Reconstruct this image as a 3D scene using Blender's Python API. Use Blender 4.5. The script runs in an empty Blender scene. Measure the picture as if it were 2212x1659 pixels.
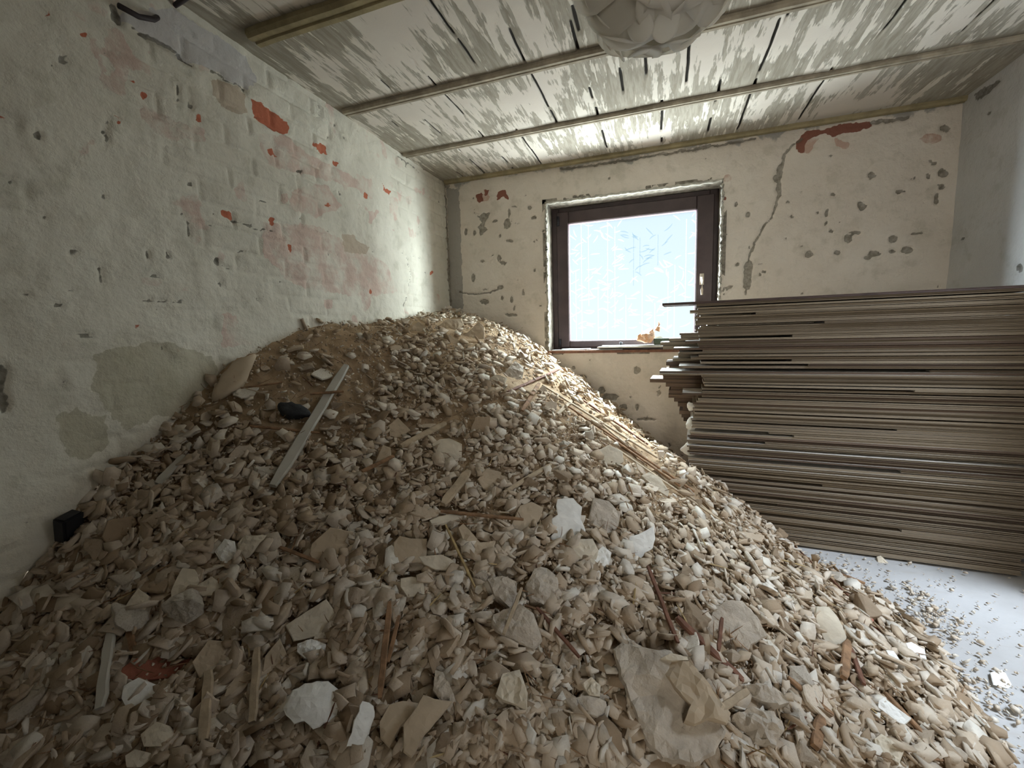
import bpy, bmesh, math, random
import numpy as np
from mathutils import Vector, Matrix
from mathutils.geometry import delaunay_2d_cdt

# ------------------------------------------------------------------ camera, world, lights, exposure
SC = bpy.context.scene
COL = SC.collection
W_, H_ = 2212, 1659
CX, CY, F = 1106.0, 829.5, 920.279
YAW, PITCH, ROLL = -0.3353982, -0.1185346, -0.0296234
CAM = np.array([0.0, 0.0, 1.15])
ROOM_H = 2.4
XL, XR, YB, YF = -1.697, 1.62, 3.309, -2.3      # left, right, back, front walls


def _axes():
    cy, sy = math.cos(YAW), math.sin(YAW)
    fwd = np.array([sy * math.cos(PITCH), cy * math.cos(PITCH), math.sin(PITCH)])
    r = np.array([cy, -sy, 0.0])
    u = np.cross(r, fwd)
    return r * math.cos(ROLL) + u * math.sin(ROLL), -r * math.sin(ROLL) + u * math.cos(ROLL), fwd


AR, AU, AF = _axes()
cam_data = bpy.data.cameras.new('camera')
cam = bpy.data.objects.new('camera', cam_data)
COL.objects.link(cam)
cam_data.sensor_width = 36.0
cam_data.lens = F / W_ * 36.0
cam_data.clip_start = 0.02
m = Matrix.Identity(4)
for i in range(3):
    m[i][0], m[i][1], m[i][2], m[i][3] = AR[i], AU[i], -AF[i], CAM[i]
cam.matrix_world = m
SC.camera = cam

SC.view_settings.view_transform = 'Standard'
SC.view_settings.look = 'None'
SC.view_settings.gamma = 1.0
SC.view_settings.use_curve_mapping = False
SC.view_settings.exposure = 0.0
SC.cycles.use_denoising = True
SC.cycles.max_bounces = 10
SC.cycles.diffuse_bounces = 6
SC.cycles.transparent_max_bounces = 12
SC.cycles.sample_clamp_indirect = 6.0

world = bpy.data.worlds.new('sky')
SC.world = world
world.use_nodes = True
wn, wl = world.node_tree.nodes, world.node_tree.links
wn.clear()
w_out = wn.new('ShaderNodeOutputWorld')
w_bg = wn.new('ShaderNodeBackground')
w_tc = wn.new('ShaderNodeTexCoord')
w_sep = wn.new('ShaderNodeSeparateXYZ')
w_ramp = wn.new('ShaderNodeValToRGB')
wl.new(w_tc.outputs['Generated'], w_sep.inputs[0])
wl.new(w_sep.outputs['Z'], w_ramp.inputs[0])
w_ramp.color_ramp.elements[0].position = 0.0
w_ramp.color_ramp.elements[0].color = (0.97, 1.0, 1.0, 1)
w_ramp.color_ramp.elements[1].position = 0.30
w_ramp.color_ramp.elements[1].color = (0.78, 0.87, 0.93, 1)
wl.new(w_ramp.outputs[0], w_bg.inputs['Color'])
w_bg.inputs['Strength'].default_value = 1.0
wl.new(w_bg.outputs[0], w_out.inputs[0])


def area(name, loc, target, sx, sy, power, col, spread=180):
    d = bpy.data.lights.new(name, 'AREA')
    d.shape = 'RECTANGLE'
    d.size, d.size_y, d.energy, d.color = sx, sy, power, col
    d.spread = math.radians(spread)
    o = bpy.data.objects.new(name, d)
    COL.objects.link(o)
    o.location = loc
    o.rotation_euler = (Vector(target) - Vector(loc)).to_track_quat('-Z', 'Y').to_euler()
    return o


WC = (-0.23, YB, 1.62)                                # the middle of the window
area('daylight_side_window', (1.95, 5.4, 2.0), WC, 2.0, 2.2, 130, (1.0, 1.0, 0.95))
area('daylight_far_side_window', (4.3, 5.2, 1.7), WC, 1.6, 2.4, 950, (1.0, 1.0, 0.95))
area('daylight_left_window', (-2.9, 5.3, 1.9), WC, 1.8, 2.2, 800, (0.97, 0.98, 1.0))
area('daylight_ground_window', (0.0, 5.0, -0.3), WC, 6.0, 1.6, 800, (1.0, 0.98, 0.92))
area('daylight_sky_window', (0.0, 5.3, 4.1), WC, 5.0, 1.5, 3200, (0.98, 0.99, 1.0))
area('daylight_low_door', (2.9, 1.5, 2.5), (0.9, 1.6, 0.0), 1.0, 1.2, 27, (0.86, 0.92, 1.0))
area('daylight_mid_door', (2.6, 1.45, 2.95), (0.9, 1.5, 0.0), 1.0, 1.0, 165, (0.76, 0.87, 1.0))
area('hall_fill', (0.95, -3.1, 1.5), (-0.1, 2.8, 1.3), 0.9, 1.8, 55, (1.0, 0.93, 0.82))  # added fill from an invented hall behind the camera

# ------------------------------------------------------------------ picture to place


def ray(px, py):
    return AR * ((px - CX) / F) - AU * ((py - CY) / F) + AF


def at_x(px, py, x):
    d = ray(px, py)
    return CAM + d * ((x - CAM[0]) / d[0])


def at_y(px, py, y):
    d = ray(px, py)
    return CAM + d * (y / d[1])


def at_z(px, py, z):
    d = ray(px, py)
    return CAM + d * ((z - CAM[2]) / d[2])


def proj(P):
    q = np.asarray(P, float) - CAM
    w = q @ AF
    w = np.where(np.abs(w) < 1e-6, 1e-6, w)
    return CX + F * (q @ AR) / w, CY - F * (q @ AU) / w, w


# ------------------------------------------------------------------ noise
RNG = np.random.default_rng(7)
random.seed(7)
_TAB = np.random.default_rng(3).random((256, 256))


def vnoise(x, y):
    xi, yi = np.floor(x).astype(int), np.floor(y).astype(int)
    fx, fy = x - xi, y - yi
    fx, fy = fx * fx * (3 - 2 * fx), fy * fy * (3 - 2 * fy)
    g = lambda a, b: _TAB[a % 256, b % 256]
    return (g(xi, yi) * (1 - fx) * (1 - fy) + g(xi + 1, yi) * fx * (1 - fy)
            + g(xi, yi + 1) * (1 - fx) * fy + g(xi + 1, yi + 1) * fx * fy)


def fbm(x, y, o=4):
    s, a, t = 0, 0.5, 0
    for k in range(o):
        s = s + a * vnoise(x * 2 ** k + 17.3 * k, y * 2 ** k + 5.1 * k)
        t += a
        a *= 0.5
    return s / t


def smooth(e0, e1, v):
    t = np.clip((v - e0) / (e1 - e0), 0, 1)
    return t * t * (3 - 2 * t)


# ------------------------------------------------------------------ mesh helpers


def mesh_obj(name, verts, faces, mats, parent=None, smooth_=False, mat_idx=None, attrs=None):
    me = bpy.data.meshes.new(name)
    me.from_pydata([tuple(map(float, v)) for v in verts], [], [tuple(map(int, f)) for f in faces])
    if not isinstance(mats, (list, tuple)):
        mats = [mats]
    for mt in mats:
        me.materials.append(mt)
    if mat_idx is not None:
        me.polygons.foreach_set('material_index', list(mat_idx))
    if attrs:
        for k, v in attrs.items():
            a = me.attributes.new(k, 'FLOAT', 'POINT')
            a.data.foreach_set('value', np.ascontiguousarray(v, dtype=np.float32))
    if smooth_:
        me.polygons.foreach_set('use_smooth', [True] * len(me.polygons))
    me.update()
    o = bpy.data.objects.new(name, me)
    COL.objects.link(o)
    if parent is not None:
        o.parent = parent
    return o


def big_mesh(name, V, loops, fsize, mats, attrs=None, smooth_=False):
    """all faces of one size; V (n,3), loops (m,fsize)"""
    me = bpy.data.meshes.new(name)
    me.vertices.add(len(V))
    me.vertices.foreach_set('co', V.astype(np.float32).ravel())
    nf = len(loops)
    me.loops.add(nf * fsize)
    me.polygons.add(nf)
    me.loops.foreach_set('vertex_index', loops.astype(np.int32).ravel())
    me.polygons.foreach_set('loop_start', np.arange(0, nf * fsize, fsize, dtype=np.int32))
    me.polygons.foreach_set('loop_total', np.full(nf, fsize, dtype=np.int32))
    if smooth_:
        me.polygons.foreach_set('use_smooth', np.ones(nf, bool))
    me.update(calc_edges=True)
    if attrs:
        for k, v in attrs.items():
            a = me.attributes.new(k, 'FLOAT', 'POINT')
            a.data.foreach_set('value', np.ascontiguousarray(v, dtype=np.float32))
    for mt in mats:
        me.materials.append(mt)
    o = bpy.data.objects.new(name, me)
    COL.objects.link(o)
    return o


def tag(o, label=None, cat=None, group=None, kind=None):
    if label:
        o['label'] = label
    if cat:
        o['category'] = cat
    if group:
        o['group'] = group
    if kind:
        o['kind'] = kind
    return o


def empty(name, loc=(0, 0, 0), rz=0.0):
    o = bpy.data.objects.new(name, None)
    COL.objects.link(o)
    o.location = loc
    o.rotation_euler = (0, 0, rz)
    return o


def box_vf(x0, x1, y0, y1, z0, z1):
    v = [(x, y, z) for x in (x0, x1) for y in (y0, y1) for z in (z0, z1)]
    f = [(0, 1, 3, 2), (4, 6, 7, 5), (0, 4, 5, 1), (2, 3, 7, 6), (0, 2, 6, 4), (1, 5, 7, 3)]
    return v, f


def box(name, b, mat, parent=None, bevel=0.0):
    v, f = box_vf(*b)
    o = mesh_obj(name, v, f, mat, parent)
    if bevel:
        bm = bmesh.new()
        bm.from_mesh(o.data)
        bmesh.ops.bevel(bm, geom=bm.edges[:], offset=bevel, segments=2, affect='EDGES')
        bm.to_mesh(o.data)
        bm.free()
    return o


def merge(parts):
    V, Fc = [], []
    for v, f in parts:
        n = len(V)
        V += list(v)
        Fc += [tuple(i + n for i in q) for q in f]
    return V, Fc


def tube(points, radii, seg=8, cap=True, flat=1.0):
    P = [Vector(p) for p in points]
    if not hasattr(radii, '__len__'):
        radii = [radii] * len(P)
    V, Fc = [], []
    up = Vector((0, 0, 1))
    for i, p in enumerate(P):
        t = (P[min(i + 1, len(P) - 1)] - P[max(i - 1, 0)]).normalized()
        a = t.cross(up)
        if a.length < 1e-3:
            a = t.cross(Vector((1, 0, 0)))
        a.normalize()
        b = t.cross(a)
        for k in range(seg):
            th = 2 * math.pi * k / seg
            V.append(p + a * math.cos(th) * radii[i] + b * math.sin(th) * radii[i] * flat)
    for i in range(len(P) - 1):
        for k in range(seg):
            k2 = (k + 1) % seg
            Fc.append((i * seg + k, i * seg + k2, (i + 1) * seg + k2, (i + 1) * seg + k))
    if cap:
        Fc.append(tuple(range(seg))[::-1])
        Fc.append(tuple((len(P) - 1) * seg + k for k in range(seg)))
    return V, Fc


# ------------------------------------------------------------------ materials


def new_mat(name):
    mt = bpy.data.materials.new(name)
    mt.use_nodes = True
    nt = mt.node_tree
    b = nt.nodes['Principled BSDF']
    return mt, nt, nt.nodes, nt.links, b


def node(nt, t, **kw):
    n = nt.nodes.new(t)
    for k, v in kw.items():
        if k == 'inp':
            for kk, vv in v.items():
                n.inputs[kk].default_value = vv
        else:
            setattr(n, k, v)
    return n


def rgb(*c):
    return (c[0], c[1], c[2], 1.0)


def mixc(nt, fac, a, b):
    n = node(nt, 'ShaderNodeMix', data_type='RGBA')
    for sock, v in ((n.inputs[0], fac), (n.inputs[6], a), (n.inputs[7], b)):
        if isinstance(v, (int, float)):
            sock.default_value = v
        elif isinstance(v, tuple):
            sock.default_value = v
        else:
            nt.links.new(v, sock)
    return n.outputs[2]


def noise_tex(nt, scale, detail=5, rough=0.6, vec=None, dist=0.0):
    n = node(nt, 'ShaderNodeTexNoise', inp={'Scale': scale, 'Detail': detail, 'Roughness': rough, 'Distortion': dist})
    if vec is not None:
        nt.links.new(vec, n.inputs['Vector'])
    return n.outputs['Fac']


def ramp(nt, fac, p0, p1, c0=0.0, c1=1.0):
    n = node(nt, 'ShaderNodeMapRange', inp={'From Min': p0, 'From Max': p1, 'To Min': c0, 'To Max': c1})
    n.interpolation_type = 'SMOOTHSTEP'
    nt.links.new(fac, n.inputs['Value'])
    return n.outputs['Result']


def math_n(nt, op, a, b=0.0):
    n = node(nt, 'ShaderNodeMath', operation=op)
    for s, v in ((n.inputs[0], a), (n.inputs[1], b)):
        if isinstance(v, (int, float)):
            s.default_value = v
        else:
            nt.links.new(v, s)
    return n.outputs[0]


def attr(nt, name):
    return node(nt, 'ShaderNodeAttribute', attribute_name=name).outputs['Fac']


def objcoord(nt, scale=None):
    tc = node(nt, 'ShaderNodeTexCoord').outputs['Object']
    if scale is None:
        return tc
    mp = node(nt, 'ShaderNodeMapping')
    mp.inputs['Scale'].default_value = scale
    nt.links.new(tc, mp.inputs['Vector'])
    return mp.outputs[0]


def bump(nt, b, h, strength, dist=0.01):
    n = node(nt, 'ShaderNodeBump', inp={'Strength': strength, 'Distance': dist})
    nt.links.new(h, n.inputs['Height'])
    nt.links.new(n.outputs[0], b.inputs['Normal'])


def simple_mat(name, c, rough=0.7, var=0.12, scale=18, bmp=0.15, bdist=0.004, spec=0.3, c2=None):
    mt, nt, N, Lk, b = new_mat(name)
    co = objcoord(nt)
    f = noise_tex(nt, scale, 5, 0.6, co)
    d = c2 if c2 else tuple(x * (1 - var) for x in c)
    Lk.new(mixc(nt, ramp(nt, f, 0.35, 0.65), rgb(*c), rgb(*d)), b.inputs['Base Color'])
    b.inputs['Roughness'].default_value = rough
    b.inputs['Specular IOR Level'].default_value = spec
    if bmp:
        bump(nt, b, noise_tex(nt, scale * 3, 4, 0.6, co), bmp, bdist)
    return mt


def wall_mat(name, base, base2, pink, red, tan=(0.42, 0.30, 0.20), hole=(0.10, 0.09, 0.07), cem=(0.33, 0.315, 0.29)):
    mt, nt, N, Lk, b = new_mat(name)
    co = objcoord(nt)
    n1 = noise_tex(nt, 2.2, 6, 0.6, co)
    n2 = noise_tex(nt, 9, 6, 0.65, co)
    n3 = noise_tex(nt, 40, 4, 0.6, co)
    c = mixc(nt, ramp(nt, n1, 0.35, 0.65), rgb(*base), rgb(*base2))
    c = mixc(nt, ramp(nt, n2, 0.52, 0.68, 0, 0.5), c, rgb(base[0] * 0.7, base[1] * 0.7, base[2] * 0.66))
    edge = lambda a: ramp(nt, math_n(nt, 'ADD', a, math_n(nt, 'MULTIPLY', math_n(nt, 'SUBTRACT', n3, 0.5), 0.5)), 0.40, 0.60)
    c = mixc(nt, math_n(nt, 'MULTIPLY', edge(attr(nt, 'pink')), ramp(nt, n2, 0.38, 0.60, 0.15, 0.95)), c, rgb(*pink))
    c = mixc(nt, math_n(nt, 'MULTIPLY', edge(attr(nt, 'tan')), 0.85), c, rgb(*tan))
    c = mixc(nt, math_n(nt, 'MULTIPLY', edge(attr(nt, 'cement')), 0.9), c, rgb(*cem))
    c = mixc(nt, math_n(nt, 'MULTIPLY', edge(attr(nt, 'stain')), 0.5), c, rgb(0.33, 0.30, 0.18))
    c = mixc(nt, edge(attr(nt, 'red')), c, rgb(*red))
    hf = math_n(nt, 'MULTIPLY', edge(attr(nt, 'hole')), ramp(nt, n3, 0.25, 0.7, 0.95, 0.6))
    c = mixc(nt, hf, c, rgb(*hole))
    Lk.new(c, b.inputs['Base Color'])
    b.inputs['Roughness'].default_value = 0.92
    b.inputs['Specular IOR Level'].default_value = 0.15
    h = math_n(nt, 'ADD', math_n(nt, 'MULTIPLY', n2, 1.0), math_n(nt, 'MULTIPLY', n3, 0.35))
    bump(nt, b, h, 0.8, 0.014)
    return mt


M = {}
M['wall_left'] = wall_mat('whitewashed_brick', (0.75, 0.72, 0.625), (0.66, 0.63, 0.54), (0.64, 0.50, 0.43), (0.48, 0.16, 0.095), (0.52, 0.43, 0.33), cem=(0.56, 0.54, 0.53))
M['wall_back'] = wall_mat('old_plaster', (0.73, 0.675, 0.60), (0.66, 0.60, 0.525), (0.52, 0.36, 0.29), (0.24, 0.105, 0.075), hole=(0.17, 0.155, 0.125))
M['wall_front'] = simple_mat('dark_unseen_wall', (0.20, 0.17, 0.13), 0.9)  # dark colour given to unseen walls to limit bounce light
M['wall_right'] = wall_mat('grey_plaster', (0.56, 0.56, 0.56), (0.50, 0.50, 0.50), (0.42, 0.25, 0.2), (0.3, 0.1, 0.07))


def ceiling_mat():
    mt, nt, N, Lk, b = new_mat('limed_ceiling_boards')
    co = objcoord(nt)
    st = noise_tex(nt, 1.0, 6, 0.62, objcoord(nt, (26, 3.0, 1)), 0.4)
    st2 = noise_tex(nt, 1.0, 5, 0.6, objcoord(nt, (70, 7, 1)))
    big = noise_tex(nt, 2.4, 4, 0.55, co)
    fine = noise_tex(nt, 120, 3, 0.6, co)
    v = math_n(nt, 'ADD', math_n(nt, 'MULTIPLY', st, 0.62), math_n(nt, 'MULTIPLY', st2, 0.30))
    v = math_n(nt, 'ADD', v, math_n(nt, 'MULTIPLY', big, 0.62))
    mask = ramp(nt, v, 0.740, 0.790)
    pale = mixc(nt, ramp(nt, big, 0.35, 0.65), rgb(0.62, 0.57, 0.51), rgb(0.72, 0.68, 0.605))
    dark = mixc(nt, ramp(nt, st2, 0.35, 0.65), rgb(0.27, 0.245, 0.20), rgb(0.38, 0.35, 0.295))
    c = mixc(nt, mask, pale, dark)
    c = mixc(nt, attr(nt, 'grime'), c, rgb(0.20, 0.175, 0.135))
    c = mixc(nt, ramp(nt, attr(nt, 'crack'), 0.3, 0.6), c, rgb(0.03, 0.026, 0.022))
    Lk.new(c, b.inputs['Base Color'])
    b.inputs['Roughness'].default_value = 0.9
    b.inputs['Specular IOR Level'].default_value = 0.15
    h = math_n(nt, 'SUBTRACT', math_n(nt, 'MULTIPLY', fine, 0.15), math_n(nt, 'MULTIPLY', mask, 0.5))
    bump(nt, b, h, 0.6, 0.006)
    return mt


M['ceiling'] = ceiling_mat()


def floor_mat():
    mt, nt, N, Lk, b = new_mat('dusty_screed')
    co = objcoord(nt)
    a = noise_tex(nt, 2.6, 6, 0.6, co)
    d = noise_tex(nt, 30, 5, 0.65, co)
    s = noise_tex(nt, 1.0, 4, 0.6, objcoord(nt, (3, 14, 1)))
    c = mixc(nt, ramp(nt, a, 0.3, 0.7), rgb(0.50, 0.50, 0.50), rgb(0.42, 0.415, 0.41))
    c = mixc(nt, ramp(nt, s, 0.55, 0.75, 0, 0.35), c, rgb(0.40, 0.36, 0.32))
    c = mixc(nt, ramp(nt, d, 0.60, 0.75, 0, 0.4), c, rgb(0.34, 0.31, 0.28))
    Lk.new(c, b.inputs['Base Color'])
    b.inputs['Roughness'].default_value = 0.85
    b.inputs['Specular IOR Level'].default_value = 0.25
    bump(nt, b, math_n(nt, 'ADD', d, a), 0.3, 0.006)
    return mt


M['floor'] = floor_mat()


def rubble_mat(name, stops, use_attr, rough=0.95, bs=55, bd=0.006, bst=0.7):
    mt, nt, N, Lk, b = new_mat(name)
    co = objcoord(nt)
    if use_attr:
        t = attr(nt, 'tone')
    else:
        t = node(nt, 'ShaderNodeObjectInfo').outputs['Random']
    n = node(nt, 'ShaderNodeValToRGB')
    Lk.new(t, n.inputs[0])
    el = n.color_ramp.elements
    while len(el) > 1:
        el.remove(el[-1])
    el[0].position, el[0].color = stops[0][0], rgb(*stops[0][1])
    for p, c in stops[1:]:
        e = el.new(p)
        e.color = rgb(*c)
    f = noise_tex(nt, bs * 0.35, 5, 0.6, co)
    c = mixc(nt, ramp(nt, f, 0.45, 0.72, 0, 0.45), n.outputs[0], rgb(0.34, 0.245, 0.155))
    Lk.new(c, b.inputs['Base Color'])
    b.inputs['Roughness'].default_value = rough
    b.inputs['Specular IOR Level'].default_value = 0.12
    bump(nt, b, noise_tex(nt, bs, 6, 0.7, co), bst, bd)
    return mt


STOPS = [(0.0, (0.30, 0.22, 0.145)), (0.25, (0.46, 0.365, 0.265)), (0.55, (0.59, 0.495, 0.385)), (0.85, (0.67, 0.60, 0.505)), (1.0, (0.74, 0.70, 0.62))]
M['rubble'] = rubble_mat('crumbled_plaster', STOPS, True, bs=70, bd=0.003)
M['lump'] = rubble_mat('rough_mortar', STOPS, False)
M['flake'] = rubble_mat('dusty_plaster_skin', STOPS, False, bs=30, bd=0.003, bst=0.4)
M['dust'] = rubble_mat('plaster_dust', [(0.0, (0.33, 0.225, 0.135)), (0.5, (0.45, 0.33, 0.21)), (1.0, (0.57, 0.45, 0.31))], True, bs=60, bd=0.012)
M['white'] = simple_mat('white_limewash_flake', (0.88, 0.88, 0.84), 0.85, 0.10, 25, 0.25, 0.003)
M['pale'] = simple_mat('cream_plaster', (0.66, 0.59, 0.47), 0.9, 0.15, 14, 0.35, 0.004)
M['tanp'] = simple_mat('tan_painted_plaster', (0.52, 0.425, 0.31), 0.9, 0.12, 10, 0.3, 0.003)
M['grey'] = simple_mat('grey_rendered_plaster', (0.56, 0.495, 0.41), 0.95, 0.2, 22, 0.8, 0.008)
M['wood'] = simple_mat('splintered_wood', (0.34, 0.20, 0.11), 0.85, 0.45, 30, 0.5, 0.003)
M['wood_pale'] = simple_mat('dusty_lath', (0.50, 0.40, 0.28), 0.9, 0.25, 25, 0.4, 0.003)
M['wood_red'] = simple_mat('reddish_wood', (0.20, 0.095, 0.06), 0.8, 0.4, 30, 0.4, 0.003)
M['reed'] = simple_mat('dry_reed', (0.48, 0.36, 0.18), 0.7, 0.3, 40, 0.1)
M['pvc'] = simple_mat('grey_white_plastic_channel', (0.52, 0.50, 0.44), 0.6, 0.15, 8, 0.1)
M['frame'] = simple_mat('dark_brown_window_frame', (0.060, 0.040, 0.040), 0.45, 0.25, 12, 0.1, 0.002, 0.4)
M['handle'] = simple_mat('cream_handle', (0.62, 0.54, 0.44), 0.4, 0.05, 20, 0.0)
M['batten'] = simple_mat('dusty_batten', (0.42, 0.37, 0.29), 0.9, 0.35, 14, 0.4, 0.004, 0.15)
M['batten_y'] = simple_mat('yellowed_batten', (0.34, 0.285, 0.17), 0.9, 0.3, 12, 0.4, 0.004, 0.15)
M['rim'] = simple_mat('chipped_lime_edge', (0.58, 0.56, 0.49), 0.9, 0.3, 40, 0.6, 0.006, 0.15)
M['reveal'] = simple_mat('dirty_reveal', (0.16, 0.145, 0.12), 0.95, 0.5, 22, 0.8, 0.01, 0.1, c2=(0.34, 0.31, 0.26))
M['dark'] = simple_mat('black_plastic', (0.02, 0.02, 0.024), 0.5, 0.2, 12, 0.1)
M['sack'] = simple_mat('dark_grey_cloth', (0.045, 0.048, 0.052), 0.9, 0.4, 25, 0.6, 0.006)
M['cable'] = simple_mat('dark_cable', (0.055, 0.045, 0.048), 0.6, 0.2, 12, 0.1)
M['brick'] = simple_mat('brick_fragment', (0.40, 0.15, 0.10), 0.9, 0.3, 20, 0.4, 0.004)
M['orange'] = simple_mat('orange_foam', (0.72, 0.40, 0.22), 0.8, 0.3, 22, 0.8, 0.008, c2=(0.82, 0.62, 0.48))
M['green'] = simple_mat('dark_green_box', (0.09, 0.12, 0.085), 0.7, 0.3, 15, 0.1)
M['sill_strip'] = simple_mat('white_laminate', (0.70, 0.71, 0.70), 0.45, 0.08, 10, 0.05)


def board_mat(name, c, c2):
    mt, nt, N, Lk, b = new_mat(name)
    co = objcoord(nt, (1.2, 30, 60))
    f = noise_tex(nt, 1.0, 5, 0.6, co)
    rnd = node(nt, 'ShaderNodeObjectInfo').outputs['Random']
    k = mixc(nt, rnd, rgb(*c), rgb(*c2))
    k = mixc(nt, ramp(nt, f, 0.45, 0.75, 0, 0.6), k, rgb(c[0] * 0.6, c[1] * 0.58, c[2] * 0.55))
    Lk.new(k, b.inputs['Base Color'])
    b.inputs['Roughness'].default_value = 0.75
    b.inputs['Specular IOR Level'].default_value = 0.3
    bump(nt, b, f, 0.3, 0.002)
    return mt


M['board'] = board_mat('fibreboard_edge', (0.20, 0.16, 0.115), (0.30, 0.25, 0.185))
M['board_dark'] = board_mat('dark_stained_board', (0.09, 0.062, 0.045), (0.16, 0.115, 0.085))
M['board_face'] = simple_mat('board_back', (0.30, 0.25, 0.19), 0.6, 0.1, 8, 0.05)
M['board_glare'] = simple_mat('board_window_glare', (0.66, 0.64, 0.60), 0.8, 0.15, 30, 0.2)  # pale colour paints window light onto board ends and tops
M['board_top'] = simple_mat('top_board_brown', (0.10, 0.070, 0.065), 0.6, 0.3, 8, 0.1)


def pane_mat(name, tint, transp, rough=0.25):
    mt = bpy.data.materials.new(name)
    mt.use_nodes = True
    nt = mt.node_tree
    nt.nodes.clear()
    out = node(nt, 'ShaderNodeOutputMaterial')
    tr = node(nt, 'ShaderNodeBsdfTransparent')
    tr.inputs[0].default_value = rgb(*tint)
    tl = node(nt, 'ShaderNodeBsdfTranslucent')
    tl.inputs[0].default_value = rgb(0.85, 0.92, 1.0)
    mx = node(nt, 'ShaderNodeMixShader')
    mx.inputs[0].default_value = 1 - transp
    nt.links.new(tr.outputs[0], mx.inputs[1])
    nt.links.new(tl.outputs[0], mx.inputs[2])
    nt.links.new(mx.outputs[0], out.inputs[0])
    return mt


M['pane'] = pane_mat('frosted_pane', (0.90, 0.96, 0.985), 0.997)
M['etch_light'] = pane_mat('frosted_pane_leaf_light', (0.98, 1.0, 1.0), 0.97)
M['etch_dark'] = pane_mat('frosted_pane_leaf_dark', (0.76, 0.85, 0.90), 1.0)


def petal_mat():
    mt = bpy.data.materials.new('translucent_white_petal')
    mt.use_nodes = True
    nt = mt.node_tree
    b = nt.nodes['Principled BSDF']
    b.inputs['Base Color'].default_value = rgb(0.92, 0.91, 0.88)
    b.inputs['Roughness'].default_value = 0.35
    tl = node(nt, 'ShaderNodeBsdfTranslucent')
    tl.inputs[0].default_value = rgb(0.95, 0.93, 0.88)
    mx = node(nt, 'ShaderNodeMixShader')
    mx.inputs[0].default_value = 0.7
    nt.links.new(b.outputs[0], mx.inputs[1])
    nt.links.new(tl.outputs[0], mx.inputs[2])
    nt.links.new(mx.outputs[0], nt.nodes['Material Output'].inputs[0])
    return mt


M['petal'] = petal_mat()

# ------------------------------------------------------------------ marks on walls, taken from the photograph and laid onto the wall planes


def in_poly(P, poly):
    x, y = P[:, 0], P[:, 1]
    ins = np.zeros(len(P), bool)
    n = len(poly)
    for i in range(n):
        x0, y0 = poly[i]
        x1, y1 = poly[(i + 1) % n]
        c = (y0 > y) != (y1 > y)
        with np.errstate(divide='ignore', invalid='ignore'):
            xi = (x1 - x0) * (y - y0) / (y1 - y0 + 1e-12) + x0
        ins ^= c & (x < xi)
    return ins


def poly_mask(P, poly, soft):
    poly = np.array(poly)
    lo, hi = poly.min(0) - soft * 2, poly.max(0) + soft * 2
    idx = np.where((P[:, 0] > lo[0]) & (P[:, 0] < hi[0]) & (P[:, 1] > lo[1]) & (P[:, 1] < hi[1]))[0]
    out = np.zeros(len(P))
    if not len(idx):
        return out
    Q = P[idx]
    d = np.full(len(Q), 1e9)
    n = len(poly)
    for i in range(n):
        a, b = poly[i], poly[(i + 1) % n]
        ab = b - a
        t = np.clip(((Q - a) @ ab) / (ab @ ab + 1e-12), 0, 1)
        d = np.minimum(d, np.linalg.norm(Q - a - t[:, None] * ab, axis=1))
    sd = np.where(in_poly(Q, poly), d, -d)
    out[idx] = np.clip(0.5 + 0.5 * sd / soft, 0, 1)
    return out


def line_mask(P, pts, w, soft):
    out = np.zeros(len(P))
    pts = np.array(pts)
    for i in range(len(pts) - 1):
        a, b = pts[i], pts[i + 1]
        ab = b - a
        t = np.clip(((P - a) @ ab) / (ab @ ab + 1e-12), 0, 1)
        d = np.linalg.norm(P - a - t[:, None] * ab, axis=1)
        out = np.maximum(out, np.clip(0.5 + 0.5 * (w - d) / soft, 0, 1))
    return out


def Z(scale, ox, oy):
    return lambda pts: [(ox + x / scale, oy + y / scale) for x, y in pts]


z1, z2, z4, zr = Z(2.212, 0, 0), Z(2.212, 700, 0), Z(4.6075, 850, 340), Z(2.593, 1500, 0)
z3w = Z(3.16, 200, 0)
full = lambda p: p


def ell(x, y, a, b, n=8):
    return [(x + a * math.cos(2 * math.pi * k / n), y + b * math.sin(2 * math.pi * k / n)) for k in range(n)]


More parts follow.
